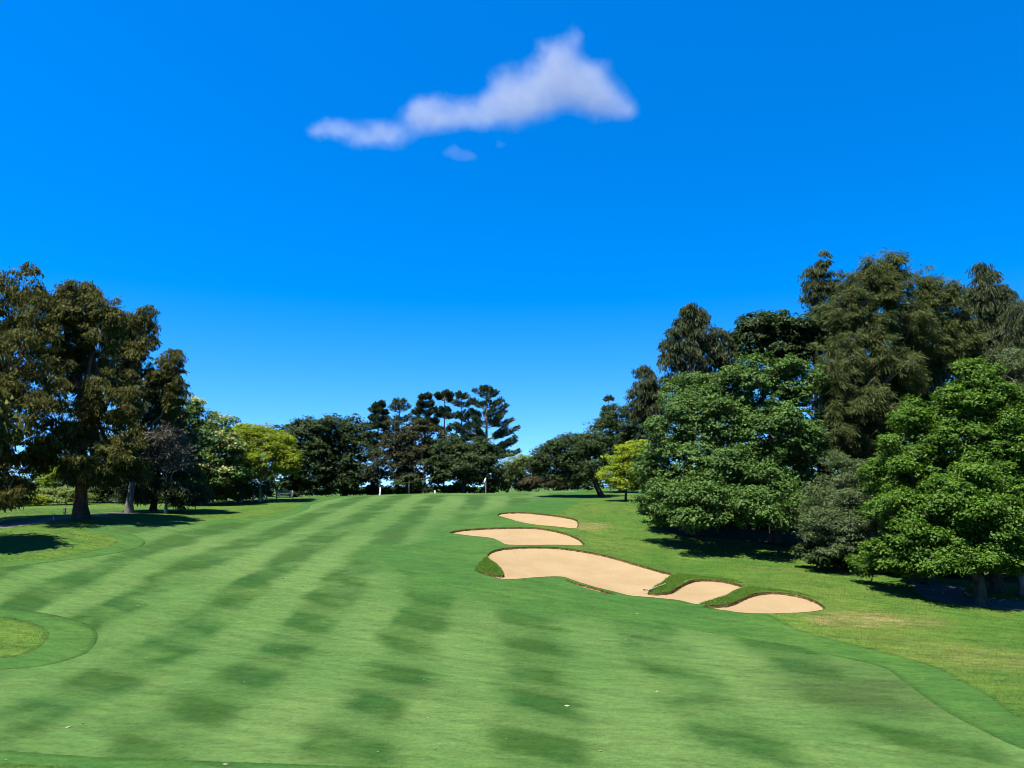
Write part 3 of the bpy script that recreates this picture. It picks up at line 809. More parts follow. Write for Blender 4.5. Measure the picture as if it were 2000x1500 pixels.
TREE_N = 0
def tree(name, label, Y, base, lobes, kind='green', style='leaf', n=30000, leaf=0.2, clump=0.55, per=38, bark=B_DARK, twigbark=None, r0=0.25,
         lean=0.0, fork=0.35, limbs=None, twigs=40, low=0.75, shell=0.16, inner=0.12, flowers=0, group=None, cat="tree", seed=None,
         droop=1.0, slen=0.45, sw=0.05, stems=1, top=None, aspect=0.55, poke=0.06, strand_out=0.5, sub=9, subr=(.26, .48), fill=.2, subz=.85):
    """a tree standing at distance Y with its trunk under picture column base; lobes give the crown's masses at their real places"""
    global rng, TREE_N
    TREE_N += 1
    keep_rng = rng; rng = np.random.default_rng(1000 + TREE_N * 17 if seed is None else seed)
    LB = lobes_of(Y, lobes)
    bx = float(at(base, 1000, np.array(Y))[0]); bz = float(base_z(bx, Y))
    root = empty(name, (bx, Y, bz - 0.05)); tag(root, label, cat, group)
    ncl = max(12, n // per)
    if sub:
        SB = sublobes(LB, sub, *subr, subz)
        nf = int(ncl * fill)
        P1, O1, I1 = clusters(SB, ncl - nf, .25, .5, .1, .22)
        P2, O2, I2 = clusters(LB, max(nf, 6), .3, low, .6, 0)
        own = np.array([int(np.argmin([(((c - q) / r) ** 2).sum() for c, r in LB])) for q, _ in SB])
        P, O, I = np.r_[P1, P2], np.r_[O1, O2], np.r_[own[I1], I2]
    else:
        P, O, I = clusters(LB, ncl, shell, low, inner, poke)
    ncl = len(P)
    # ---- trunk and limbs
    tb = Tubes()
    centre = np.mean([c for c, _ in LB], 0)
    zlow = min(c[2] - r[2] for c, r in LB); ztop = max(c[2] + r[2] for c, r in LB)
    for s_ in range(stems):
        o_ = np.array([rng.uniform(-.5, .5), rng.uniform(-.3, .3), 0]) * (stems > 1) * r0 * 3
        b0 = np.array([bx, Y, bz - 0.15]) + o_
        fk = b0 * (1 - fork) + np.array([centre[0] * (0.55 + lean) + bx * (0.45 - lean), Y, ztop]) * fork
        fk[2] = bz + (ztop - bz) * fork
        if stems > 1: fk += np.array([rng.normal(0, .8), rng.normal(0, .5), 0])
        tr = curve(b0, fk, (rng.normal(0, .03), rng.normal(0, .03), 0), 9, 0.008)
        rr = r0 * np.linspace(1, 0.62, 9) / (stems ** 0.4); rr[0] *= 1.5; rr[1] *= 1.12
        tb.add(tr, rr, 9)
        for li, (c, r) in enumerate(LB):
            if stems > 1 and li % stems != s_: continue
            e = c + np.array([0, 0, r[2] * 0.25])
            a = tr[rng.integers(5, 9)]
            cv = curve(a, e, (rng.normal(0, .06), rng.normal(0, .06), 0.10), 8, 0.02)
            tb.add(cv, r0 * np.linspace(0.5, 0.12, 8) / (stems ** 0.4), 6)
    tw = Tubes() if twigbark is not None else tb
    if twigs:
        sel = rng.choice(ncl, min(twigs, ncl), replace=False)
        for i in sel:
            c, r = LB[I[i]]
            a = c + (P[i] - c) * rng.uniform(0.0, 0.35) + np.array([0, 0, -r[2] * rng.uniform(0.1, 0.5)])
            cv = curve(a, c + (P[i] - c) * 1.07, (rng.normal(0, .08), rng.normal(0, .08), rng.uniform(-.05, .12)), 6, 0.025)
            g = max(.035, r0 * rng.uniform(0.10, 0.2))
            tw.add(cv, np.linspace(g, g * 0.25, 6), 4)
    obj("trunk", tb.mesh("trunk"), bark, root)
    if twigbark is not None and tw.n: obj("branches", tw.mesh("branches"), twigbark, root)["kind"] = "stuff"
    # ---- foliage
    k = rng.integers(0, ncl, n)
    ctint = rng.random(ncl)
    rc = clump * rng.uniform(0.45, 1.5, ncl)
    off_ = unit(rng.normal(0, 1, (n, 3))) * (rng.random(n) ** 0.45)[:, None]
    up = np.array([0, 0, 1.0])
    fav = (off_ * unit(O[k] * 0.6 + up)).sum(1)
    flip = (fav < -0.15) & (rng.random(n) < 0.8)
    off_[flip] *= -1
    p = P[k] + off_ * rc[k][:, None] * np.array([1.15, 1.15, 0.62])
    tint = np.clip(0.15 + 0.42 * ctint[k] + 0.43 * rng.random(n), 0, 1)
    if style == 'leaf':
        nr = unit(O[k] * 0.35 + up * 0.55 + off_ * 0.55 + rng.normal(0, .42, (n, 3)))
        V, Q, T = leaf_quads(p, nr, leaf * rng.uniform(0.65, 1.35, n), aspect, tint, 0.6)
    else:
        dn = unit(O[k] * strand_out * np.array([1, 1, .3]) + np.array([0, 0, -droop]) + rng.normal(0, .38, (n, 3)))
        V, Q, T = strands(p, slen * rng.uniform(.5, 1.4, n), sw * rng.uniform(.7, 1.3, n), dn, tint)
    obj("crown", mesh_np("crown", V, quads=Q if style == "leaf" else None, tris=Q if style != "leaf" else None, tint=T), LM[kind], root)
    if flowers:
        kk = rng.choice(ncl, max(4, ncl // 4), replace=False); k = rng.choice(kk, flowers)
        k = k[O[k][:, 2] > -0.3]
        off_ = unit(rng.normal(0, 1, (len(k), 3)) + O[k] * 1.2) * (rng.random(len(k)) ** .3)[:, None]
        p = P[k] + off_ * rc[k][:, None] * np.array([1.15, 1.15, .7])
        nr = unit(O[k] * .5 + up * .5 + rng.normal(0, .5, (len(k), 3)))
        V, Q, T = leaf_quads(p, nr, leaf * 1.0 * rng.uniform(.7, 1.3, len(k)), .8, rng.random(len(k)))
        obj("blossom", mesh_np("blossom", V, quads=Q, tint=T), LM['cream'], root)
    rng = keep_rng
    return root

def pine(label, Y, base, toppy, tiers, kind='pine', r0=0.28, n_per=420, group="tall pines standing behind the round trees", spray=0.46):
    """tall pine with whorls of upswept brushes; tiers = (py, half width px, rise px, branch count, fullness)"""
    global rng, TREE_N
    TREE_N += 1
    keep_rng = rng; rng = np.random.default_rng(500 + TREE_N * 31)
    bx = float(at(base, 900, np.array(Y))[0]); bz = float(base_z(bx, Y))
    root = empty("pine_tree", (bx, Y, bz - .05)); tag(root, label, "pine tree", group)
    top = at(base, toppy, np.array(Y)); top[0] = bx
    tb = Tubes(); tb.add(np.linspace((bx, Y, bz - .1), top, 10), np.linspace(r0, 0.05, 10), 8)
    Vs, Qs, Ts, nn = [], [], [], 0
    for py, hw, rise, nb, full in tiers:
        s = pxscale(py, Y); z = float(at(base, py, np.array(Y))[2])
        a0 = rng.uniform(0, 6.28)
        for b in range(nb):
            a = a0 + 2*np.pi * b / nb + rng.normal(0, .15)
            Lb = hw * s * rng.uniform(0.78, 1.12); st = np.array([bx, Y, z + rng.normal(0, .15)])
            en = st + np.array([math.cos(a) * Lb, math.sin(a) * Lb, -rise * s * rng.uniform(.8, 1.2)])
            cv = curve(st, en, (0, 0, -0.13), 8)
            tb.add(cv, np.linspace(.075, .02, 8), 4)
            m = int(n_per * full * max(.35, hw / 40))
            t = rng.uniform(0.22, 1.0, m) ** 0.8; x = t * 7; i = np.minimum(x.astype(int), 6); f = (x - i)[:, None]
            c = cv[i] * (1 - f) + cv[i + 1] * f
            tn = unit(cv[i + 1] - cv[i])
            o_ = rng.normal(0, 1, (m, 3)); o_ -= (o_ * tn).sum(1)[:, None] * tn; o_ = unit(o_); o_[:, 2] = o_[:, 2] * .7 + .25
            rad = spray * (0.35 + 0.65 * np.sin(np.pi * np.clip(t, .1, .93))) * rng.random(m) ** .5
            p = c + o_ * (rad * .75)[:, None]
            dn = unit(tn * .8 + o_ * .8 + np.array([0, 0, .35]) + rng.normal(0, .25, (m, 3)))
            V, Q, T = strands(p, rng.uniform(.3, .6, m), np.full(m, .10), dn, np.clip(.2 + .5*rng.random(m) + .3*rng.random(), 0, 1))
            Vs.append(V); Qs.append(Q + nn); Ts.append(T); nn += len(V)
    obj("trunk", tb.mesh("trunk"), B_GREY, root)
    obj("crown", mesh_np("crown", np.concatenate(Vs), tris=np.concatenate(Qs), tint=np.concatenate(Ts)), LM[kind], root)
    rng = keep_rng
    return root

# ---- left-hand stand of olive-brown trees
S = dict(kind='olive', style='strand', slen=0.32, sw=0.075, droop=0.7, clump=0.36, per=26, strand_out=0.35, sub=15, subr=(.16, .33), fill=.05, subz=1.15)
GL = "olive brown trees on the far side of the fairway"
tree("olive_tree", "tallest dark olive tree cut by the edge of the picture", 57, -40,
     [(-20,600,70,70),(45,575,48,55,1),(85,620,35,70,-1),(10,700,120,95),(60,780,75,95,-2),(-60,860,120,110),(30,900,75,70,1),(-90,720,90,110),(15,955,50,32,-1)], n=76000, r0=0.45, bark=B_DARK, twigbark=B_TWIG, twigs=60, fork=.5, group=GL, **S)
tree("olive_tree", "olive brown tree with the thick red-footed trunk by the path", 60, 160,
     [(150,600,52,52),(125,660,42,60,1),(200,640,55,70),(160,720,62,50,2),(140,850,46,50,-2),(215,790,62,60,-1),(165,800,40,45,2),(190,890,80,46,-1.5),(180,925,50,24,-2),(240,915,45,32,1)], n=74000, r0=0.5, bark=B_RED, twigbark=B_TWIG, twigs=110, fork=.45, group=GL, **S)
tree("olive_tree", "olive brown tree with a pale forked trunk behind the red-footed one", 68, 253,
     [(250,660,40,55),(275,640,32,45,1),(270,740,50,70),(315,760,42,60,1),(250,840,60,60),(335,710,24,36,0),(225,720,30,60,2),(345,770,22,40)], n=56000, r0=0.3, bark=B_GREY, twigbark=B_TWIG, twigs=90, fork=.42, group=GL, **S)
tree("olive_tree", "dense shaded olive tree next to the grey dry one", 72, 300,
     [(290,900,75,62),(345,890,48,62,1),(330,820,38,50),(270,955,40,28),(360,950,35,32),(245,960,34,24,-2),(310,960,36,26,-3),(345,962,36,24,-3),(385,962,28,22)], low=.2, n=34000, r0=0.32, bark=B_DARK, twigs=40, group=GL, **{**S, 'kind': 'casdark'})
tree("dry_tree", "grey half-dead twiggy tree in front of the olive trees", 68.5, 325,
     [(322,862,30,34),(300,890,24,28),(345,890,20,28)], kind='greydead', style='strand', n=5500, per=22, slen=.5, sw=.05, droop=-.1, clump=.5, r0=.16, bark=B_GREY, twigbark=B_PALE, twigs=120, fork=.3)
tree("flowering_tree", "dark green tree covered in cream blossom beside the olive trees", 84, 400,
     [(385,830,38,50),(350,850,36,50,1),(425,845,36,42),(440,885,36,42,-1),(385,895,48,48,-1),(415,925,52,26,-1),(355,930,30,28)], kind='green', n=26000, leaf=.3, clump=.7, per=30, flowers=7000, r0=.3)
tree("umbrella_tree", "spreading yellow-green tree with flat layered crown and thin pale trunk", 88, 506,
     [(480,850,40,26,1),(520,868,48,28),(548,890,38,32,-1),(470,890,36,34),(515,905,56,30,-1),(565,915,20,26,-2),(470,920,30,22,-1)], kind='yellowgreen', n=30000, leaf=.26, clump=.6, per=30, r0=.16, bark=B_PALE, twigs=90, fork=.4)

# ---- shrubs under and behind the left-hand trees
GS = "shrubs along the far edge of the course"
for px, py, rx, ry, Y, kd, lb in [
    (118,935,36,34,92,'yellowgreen',"sunlit yellow-green shrub seen under the olive trees"),
    (70,955,40,30,94,'green',"mid-green shrub left of the sunlit yellow one"),
    (130,972,45,22,86,'palegreen',"low rounded olive bush below the sunlit yellow shrub"),
    (60,985,34,15,84,'yellowgreen',"low yellowish bush beside the far path"),
    (8,988,36,15,84,'sage',"low grey-green bush at the left edge of the picture"),
    (100,910,30,30,100,'green',"taller green shrub showing above the yellow one"),
    (40,930,60,30,104,'dark',"dark shrub behind the mid-green one"),
    (190,955,40,26,100,'dark',"dark shrub behind the thick red-footed trunk")]:
    tree("shrub", lb, Y, px, [(px,py,rx,ry),(px-rx*.5,py+ry*.3,rx*.6,ry*.7,-.5),(px+rx*.5,py+ry*.25,rx*.6,ry*.75,.5)], kind=kd, n=6500, leaf=.24, clump=.45, per=26, r0=.07, stems=3, twigs=12, low=.3, group=GS, cat="shrub", fork=.25)
for i, (px, py, kd, lb) in enumerate([(412,962,'greydead',"grey twiggy scrub shrub at the foot of the blossoming tree"),
      (440,966,'yellowgreen',"thin scrub shrub with a yellow-green base"),
      (468,958,'sage',"scrub shrub with a pale forked stem"),
      (492,958,'sage',"tall thin scrub shrub with straight pale stems"),
      (516,962,'sage',"scrub shrub beside the rail fence")]):
    tree("scrub_shrub", lb, 86 + i*.7, px, [(px,py-12,15,16),(px-8,py+4,12,12),(px+9,py,11,14)], kind=kd, n=1900, leaf=.22, clump=.4, per=16, r0=.13, bark=B_PALE, stems=4, twigs=16, low=.2, group=GS, cat="shrub", fork=.55)

# ---- far trees on the crest
GC = "dark round-headed trees beyond the crest"
D = dict(fill=.35, clump=.62, per=26, bark=B_DARK, twigs=50, low=.5, shell=.14, inner=.2, group=GC, leaf=.32)
tree("round_tree", "dark flat-topped round tree beside the yellow-green umbrella tree", 106, 575, [(580,855,48,38),(610,848,45,36,1),(560,895,36,44),(605,905,55,44,-1),(590,945,40,20)], kind='dark', n=32000, r0=.42, fork=.22, **D)
tree("round_tree", "dark round tree directly left of the tall pines", 108, 672, [(660,850,50,38),(695,855,34,34,1),(640,890,46,46),(700,900,40,50,-1),(670,935,56,28,-1)], kind='dark', n=32000, r0=.42, fork=.22, **D)
tree("round_tree", "brownish dark tree in front of the pines", 112, 795, [(800,850,44,32),(840,858,36,32,1),(775,885,36,38),(825,900,52,40,-1),(790,925,42,24)], kind='brown', n=30000, r0=.4, fork=.3, **D)
tree("round_tree", "dark green wide tree behind the flagstick", 108, 905, [(890,890,46,34),(935,892,40,36,1),(865,915,34,28),(915,920,56,30,-1),(955,925,26,26)], kind='dark', n=32000, r0=.42, fork=.28, **D)
tree("slender_tree", "thin dark tree with a bent white trunk on the crest", 104, 741, [(738,900,20,24),(752,925,16,10,1),(724,925,17,14)], kind='brown', n=3600, leaf=.28, clump=.6, per=24, r0=.14, bark=B_PALE, twigs=20, fork=.55)
tree("scrub_shrub", "small scrub shrub with a pale forked stump on the crest", 103, 796, [(798,936,13,8),(812,945,12,8),(784,946,11,7)], kind='dark', n=2200, leaf=.26, clump=.4, per=20, r0=.15, bark=B_PALE, stems=2, twigs=10, fork=.6, group=GS, cat="shrub")
for px, py, rx, ry, Y, kd, lb in [(840,956,26,10,110,'dark',"low dark bush just beyond the crest under the brownish tree"),
      (885,957,24,8,110,'green',"low green bush just beyond the crest under the wide tree"),
      (645,966,40,9,110,'sage',"low pale bush beyond the crest under the dark trees"),
      (700,962,26,10,112,'dark',"low dark bush between the dark tree and the white trunk"),
      (570,970,34,9,104,'sage',"low pale bush beside the rail fence")]:
    tree("shrub", lb, Y, px, [(px,py,rx,ry),(px-rx*.5,py+2,rx*.6,ry*.8),(px+rx*.5,py+1,rx*.6,ry*.9)], kind=kd, n=2600, leaf=.26, clump=.4, per=20, r0=.06, stems=3, twigs=8, low=.3, group=GS, cat="shrub", fork=.25)

# ---- tall pines
pine("dense narrow pine leftmost in the pine row", 122, 737, 789, [(797,10,-5,6,1),(808,16,-5,7,1),(822,19,-6,7,1),(838,23,-6,7,1),(855,26,-6,7,1),(872,24,-5,7,.8)], n_per=620)
pine("sparse pine with open upswept tiers right of the narrow pine", 124, 778, 779, [(792,11,-8,5,.7),(806,20,-13,5,.6),(826,24,-12,5,.6),(846,24,-8,5,.6)])
pine("dense cone-shaped pine in the middle of the pine row", 123, 829, 773, [(782,10,-6,6,1),(795,17,-6,7,1),(810,22,-6,7,1),(826,25,-7,7,1),(842,27,-6,7,1)], n_per=620)
pine("thin pine with a flat top tuft on a bare stem", 124, 867, 770, [(781,16,-9,8,1.5),(803,10,-3,5,.8),(816,15,-5,6,1),(840,13,-3,5,.6)], r0=.2, n_per=500)
pine("sparse narrow pine with a small top tuft", 121, 901, 768, [(780,9,-6,6,1),(796,17,-9,5,.7),(816,18,-7,6,.8),(838,21,-6,6,.8),(858,22,-4,6,.7)])
pine("largest broad pine with pale trunk right end of the pine row", 120, 950, 756, [(765,12,-5,6,1.3),(778,24,-10,5,.6),(797,34,-14,6,.8),(815,42,-16,6,.8),(835,50,-18,7,.8),(857,60,-20,7,.8),(879,70,-18,7,.8),(893,68,-10,7,.7)], r0=.38, n_per=430)
pine("lone thin pine tip poking above the dark slope tree", 118, 1191, 779, [(783,6,-3,5,.5),(801,13,-4,5,.9),(816,18,-5,5,.9),(830,20,-4,5,.9)], r0=.14, n_per=420, group=None)

# ---- right of the flag
tree("pale_shrub", "tall light yellow-green bush right of the flagstick", 110, 990, [(1000,905,26,22),(980,930,24,24),(1005,935,26,24),(968,948,16,14),(1022,900,14,14)], kind='palegreen', n=9000, leaf=.26, clump=.5, per=26, r0=.1, stems=3, twigs=20, low=.2, cat="shrub", group=GS)
for px, py, rx, ry, Y, kd, lb in [(1050,908,24,24,113,'rust',"rusty brown bush behind the pale yellow-green one"),
      (1045,943,24,12,108,'rust',"low rusty bush on the crest beside the pale bush"),
      (1085,945,26,11,108,'brown',"low brown bush under the leaning tree's crown"),
      (1125,945,24,11,110,'dark',"low dark bush next to the leaning trunk")]:
    tree("shrub", lb, Y, px, [(px,py,rx,ry),(px-rx*.5,py+2,rx*.6,ry*.8),(px+rx*.5,py+1,rx*.6,ry*.9)], kind=kd, n=3800, leaf=.26, clump=.45, per=20, r0=.07, stems=3, twigs=14, low=.3, group=GS, cat="shrub", fork=.3)
tree("leaning_tree", "dark tree with a stout leaning trunk and round shadow on the crest", 87, 1178,
     [(1085,890,44,36),(1120,880,40,34,1),(1150,870,36,30,2),(1065,915,28,26),(1130,915,44,24,-1),(1100,925,30,18)], kind='dark', n=30000, leaf=.26, clump=.6, per=30, r0=.38, fork=.3, lean=.35, twigs=60, low=.5, inner=.2)
tree("slope_tree", "dark tree rising behind the leaning tree, under the thin pine tip", 98, 1215,
     [(1190,845,46,40),(1230,830,44,36,1),(1260,850,38,46),(1165,875,34,32,-1),(1230,890,56,46)], kind='dark', n=28000, leaf=.28, clump=.65, per=30, r0=.4, inner=.2)
tree("lime_tree", "bright lime-yellow small tree left of the big green tree", 80, 1222,
     [(1240,882,26,24),(1208,902,22,20,-.5),(1232,925,34,24),(1190,928,24,18,-1),(1255,915,24,32),(1200,946,30,14,-1),(1240,948,30,14)], kind='lime', n=15000, leaf=.22, clump=.5, per=28, r0=.14, twigs=30, low=.1)
CS = dict(style='strand', per=40, bark=B_GREY, twigbark=B_TWIG, sub=14, subr=(.17, .34), fill=.11, subz=1.6)
GK = "wispy she-oak trees above the right-hand wood"
tree("sheoak_tree", "shortest wispy she-oak peeking over the lime tree", 86, 1265, [(1262,735,18,22),(1247,765,18,22),(1278,765,20,24),(1262,800,30,26),(1285,820,26,30)], kind='casdark', n=9000, slen=.55, sw=.09, clump=.5, r0=.2, twigs=70, fork=.6, group=GK, **CS)
tree("sheoak_tree", "dark wispy she-oak with open crown left of the umbrella-leaved tree", 74, 1345, [(1348,612,14,24),(1370,625,14,22),(1335,635,16,20),(1310,680,12,20),(1330,660,30,26),(1375,655,30,28),(1315,700,22,30),(1355,700,38,34),(1395,690,26,30),(1330,740,34,26),(1385,740,36,34),(1415,720,18,30),(1418,690,22,32),(1430,668,12,22)], kind='casdark', n=22000, slen=.5, sw=.085, clump=.5, r0=.28, twigs=120, fork=.6, group=GK, **CS)
tree("umbrella_leaved_tree", "dark glossy tree with hand-shaped leaf clusters behind the big green tree", 70, 1510, [(1475,640,36,32),(1515,635,34,26),(1550,650,36,30),(1465,680,30,30),(1520,690,50,26),(1580,660,36,44),(1570,710,36,40),(1515,662,50,26,.5)], kind='dark', n=22000, leaf=.42, clump=.5, per=16, aspect=.34, r0=.26, bark=B_GREY, twigs=90, shell=.2, fork=.6)
tree("sheoak_tree", "dark she-oak top poking above the tall wood, leftmost of the high tips", 72, 1602, [(1604,515,13,26),(1588,540,14,22),(1626,545,13,22),(1590,560,26,24),(1620,560,22,26),(1600,600,34,28),(1600,660,40,50)], kind='casdark', n=11000, slen=.45, sw=.08, clump=.45, r0=.24, twigs=80, fork=.7, group=GK, **CS)
tree("sheoak_tree", "biggest weeping she-oak with bare pale twigs in the right-hand wood", 58, 1690,
     [(1700,570,46,48),(1740,560,40,44,1),(1650,610,46,44),(1690,650,60,46),(1640,700,50,52,-1),(1720,720,66,60,-1),(1660,780,60,56,-1.5),(1720,820,60,50,-1),(1640,850,46,46,-2),(1700,890,60,40,-1),(1780,640,40,60,1),(1760,740,46,50,0),(1610,760,34,50,1),(1702,530,16,28),(1742,522,15,30,1),(1662,560,15,28),(1722,545,14,28,-.5)],
     kind='casuarina', n=110000, slen=.45, sw=.045, clump=.38, r0=.4, twigs=620, fork=.5, group=GK, droop=.55, strand_out=.9, **CS)
tree("sheoak_tree", "straight pale-stemmed she-oak between the weeping one and the rightmost tall tip", 61, 1835, [(1815,580,32,34),(1850,610,36,40),(1800,640,36,40),(1840,680,46,46),(1880,660,30,46),(1800,720,34,40),(1860,730,44,40),(1820,790,50,50),(1760,780,40,60),(1760,700,36,44),(1808,556,13,26),(1862,580,13,30),(1835,565,12,24)], kind='casuarina', n=60000, slen=.42, sw=.05, clump=.36, droop=.4, r0=.3, twigs=220, fork=.6, group=GK, **CS)
tree("sheoak_tree", "pointed she-oak with the highest narrow tip near the right edge", 63, 1925, [(1925,548,14,34),(1918,570,18,26),(1900,585,12,26),(1955,580,12,26),(1912,600,30,34),(1945,600,26,34),(1925,650,44,44),(1960,690,40,44),(1900,700,40,44),(1950,750,50,40)], kind='casdark', n=30000, slen=.5, sw=.07, clump=.5, r0=.3, twigs=140, fork=.65, group=GK, **CS)
tree("sheoak_tree", "she-oak half cut off by the right edge of the picture", 60, 2010, [(2005,620,28,34),(2000,670,36,40),(2030,660,40,50),(2010,740,46,50)], kind='casdark', n=16000, slen=.5, sw=.07, clump=.5, r0=.28, twigs=60, fork=.6, group=GK, **CS)

# ---- big leafy trees at the edge of the wood
GB = "leafy trees along the shaded edge of the wood"
tree("broadleaf_tree", "big green dome-shaped tree whose crown sweeps down beside the farthest bunker", 59, 1350,
     [(1370,770,62,50),(1330,830,62,62,-1),(1400,830,70,60,-2),(1300,910,52,66,-1),(1370,920,76,70,-3),(1300,978,48,44,-4),(1370,985,64,54,-6.5),(1285,950,34,50,1),(1440,965,48,60,-5.5),(1310,1008,30,22,-5)],
     kind='green', n=76000, leaf=.22, clump=.46, per=26, r0=.45, bark=B_DARK, twigs=70, low=.45, fork=.25, group=GB, inner=.16)
tree("broadleaf_tree", "tall green leafy tree between the dome-shaped tree and the weeping she-oak", 57, 1510,
     [(1490,740,66,54),(1540,760,56,56),(1450,790,52,50,1),(1510,840,76,66,-2),(1560,880,46,70,-1),(1480,920,66,66,-3),(1545,970,50,60,-2),(1490,990,60,48,-6.5),(1560,1000,40,38,-5)],
     kind='green', n=76000, leaf=.22, clump=.46, per=26, r0=.42, bark=B_DARK, twigs=70, low=.45, fork=.25, group=GB, inner=.16)
tree("sage_tree", "grey-green fine-leaved low tree between the green trees and the bright one", 49, 1640,
     [(1650,930,46,44),(1690,960,36,46,1),(1610,980,46,46),(1660,1010,56,46,-2.5),(1600,1030,38,38,-2.5),(1690,1045,40,40,-2),(1645,1060,46,26,-3)],
     kind='sage', n=44000, leaf=.17, clump=.4, per=26, aspect=.32, r0=.22, bark=B_GREY, twigs=90, low=.35, fork=.3, group=GB)
tree("broadleaf_tree", "bright green tree with domed lobes in front of the weeping she-oak", 44, 1790,
     [(1800,830,56,48),(1770,880,56,50,-.5),(1840,880,56,60,-1),(1740,940,46,44),(1800,960,66,60,-2),(1745,1010,42,50,-3),(1800,1050,52,46,-4),(1860,990,46,56,-4),(1745,1085,50,36,-3),(1820,1095,50,36,-4.5),(1700,1100,30,26,-1)],
     kind='bright', n=74000, leaf=.165, clump=.38, per=26, r0=.32, bark=B_DARK, stems=2, twigs=70, low=.45, fork=.3, group=GB, inner=.16)
tree("broadleaf_tree", "tallest bright green tree, its pointed top against the pointed she-oak", 43, 1935,
     [(1910,735,42,40),(1900,790,56,50),(1960,800,50,50),(1890,860,60,60,-1),(1960,870,60,60,-1),(1930,950,70,60,-2),(2000,930,60,70,-1),(1890,1000,46,46,-4),(1980,1020,56,50,-4.5),(1960,1085,50,36,-4),(2020,1090,50,36,-4.5)],
     kind='bright', n=78000, leaf=.165, clump=.38, per=26, r0=.36, bark=B_DARK, twigs=70, low=.45, fork=.3, group=GB, inner=.16)
tree("small_tree", "small thick-trunked green tree standing in front of the wood", 39.5, 1903,
     [(1900,1060,46,36),(1870,1080,34,26,-.4),(1935,1075,36,28,.3),(1905,1095,46,24,-.5)], kind='bright', n=15000, leaf=.16, clump=.36, per=34, r0=.38, bark=B_DARK, twigs=60, low=.2, fork=.35, group=GB)
tree("sage_tree", "pale olive leafy tree at the right edge behind the small one", 42, 1985,
     [(1990,1020,46,46),(1965,1070,34,40,-.5),(2010,1080,46,46)], kind='palegreen', n=18000, leaf=.17, clump=.45, per=32, aspect=.36, r0=.24, bark=B_GREY, twigs=80, low=.3, fork=.3, group=GB)
tree("sage_tree", "grey-green tree at the right edge above the bright tree", 50, 2010,
     [(1990,730,40,46),(2030,720,50,60),(2000,810,50,60),(2050,840,60,80)], kind='sage', n=20000, leaf=.2, clump=.5, per=32, aspect=.34, r0=.25, bark=B_GREY, twigs=70, fork=.55, group=GB)
# deeper rows that fill the wood
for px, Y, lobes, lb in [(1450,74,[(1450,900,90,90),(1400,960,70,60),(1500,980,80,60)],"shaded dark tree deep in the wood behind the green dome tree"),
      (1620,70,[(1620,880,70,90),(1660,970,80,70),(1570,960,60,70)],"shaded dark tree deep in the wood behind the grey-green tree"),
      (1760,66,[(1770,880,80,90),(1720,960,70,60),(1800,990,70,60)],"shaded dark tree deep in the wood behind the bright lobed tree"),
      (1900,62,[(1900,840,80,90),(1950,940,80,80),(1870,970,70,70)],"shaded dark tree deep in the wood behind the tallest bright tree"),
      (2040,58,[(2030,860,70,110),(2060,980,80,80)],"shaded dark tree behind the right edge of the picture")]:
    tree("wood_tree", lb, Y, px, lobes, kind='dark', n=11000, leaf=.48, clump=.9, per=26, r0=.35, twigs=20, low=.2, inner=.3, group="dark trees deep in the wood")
# a tree just outside the picture whose shade falls into it
tree("olive_tree", "olive tree outside the picture shading the near left rough", 46, -190, [(-190,720,110,120),(-170,820,120,90),(-80,780,60,60),(-85,850,62,50)], n=24000, r0=.4, bark=B_DARK, twigs=20, group=GL, **{**S, 'slen': .6, 'sw': .2, 'clump': .9})

# far wood beyond the crest and undergrowth in the wood: masses nobody could count
def mass(name, label, Y, lobes, kind, n, leaf, clump):
    global rng
    keep_rng = rng; rng = np.random.default_rng(int(Y * 100) + n)
    LB = lobes_of(Y, lobes); SB = sublobes(LB, 7, .3, .5)
    P, O, I = clusters(SB, n // 24, .25, .3, .15, .15)
    k = rng.integers(0, len(P), n)
    off_ = unit(rng.normal(0, 1, (n, 3))) * (rng.random(n) ** .45)[:, None]
    p = P[k] + off_ * clump * np.array([1.1, 1.1, .7])
    V, Q, T = leaf_quads(p, unit(O[k] * .35 + np.array([0, 0, .55]) + off_ * .5 + rng.normal(0, .4, (n, 3))), leaf * rng.uniform(.6, 1.4, n), .55, np.clip(.2 + .8 * rng.random(n), 0, 1), .6)
    o = obj(name, mesh_np(name, V, quads=Q, tint=T), LM[kind]); tag(o, label, "undergrowth" if name == "undergrowth" else "wood"); o["kind"] = "stuff"
    rng = keep_rng
mass("treeline", "dark far wood filling in beyond the crest of the course", 114, [(x, y, 26, h) for x, y, h in [(360,945,26),(400,938,30),(445,940,28),(490,942,26),(535,944,28),(580,940,30),(630,938,32),(680,936,32),(722,944,24),(800,946,18),(835,940,22),(915,948,16),(975,944,18),(1010,930,26),(768,960,7),(745,958,8),(880,958,8),(945,960,6),(1050,935,22),(1095,935,22),(1140,930,28),(1190,920,36),(1240,915,40)]], 'dark', 28000, .46, .7)
mass("treeline", "dark far wood behind the shrubs under the olive trees", 90, [(x, y, 30, h) for x, y, h in [(-60,955,40),(-10,955,34),(175,962,26),(215,955,34),(262,952,38),(305,952,38),(350,950,40),(390,956,30),(430,962,22),(470,962,20)]], 'dark', 20000, .38, .6)
mass("undergrowth", "dark undergrowth behind the trunks of the shaded wood", 63, [(x, y, 34, 30) for x, y in [(1290,1000),(1345,1010),(1400,1012),(1455,1018),(1510,1025),(1565,1030),(1620,1035),(1675,1040),(1730,1045),(1785,1050),(1840,1050),(1895,1052),(1960,1055),(2020,1055),(2080,1058)]], 'dark', 20000, .34, .5)

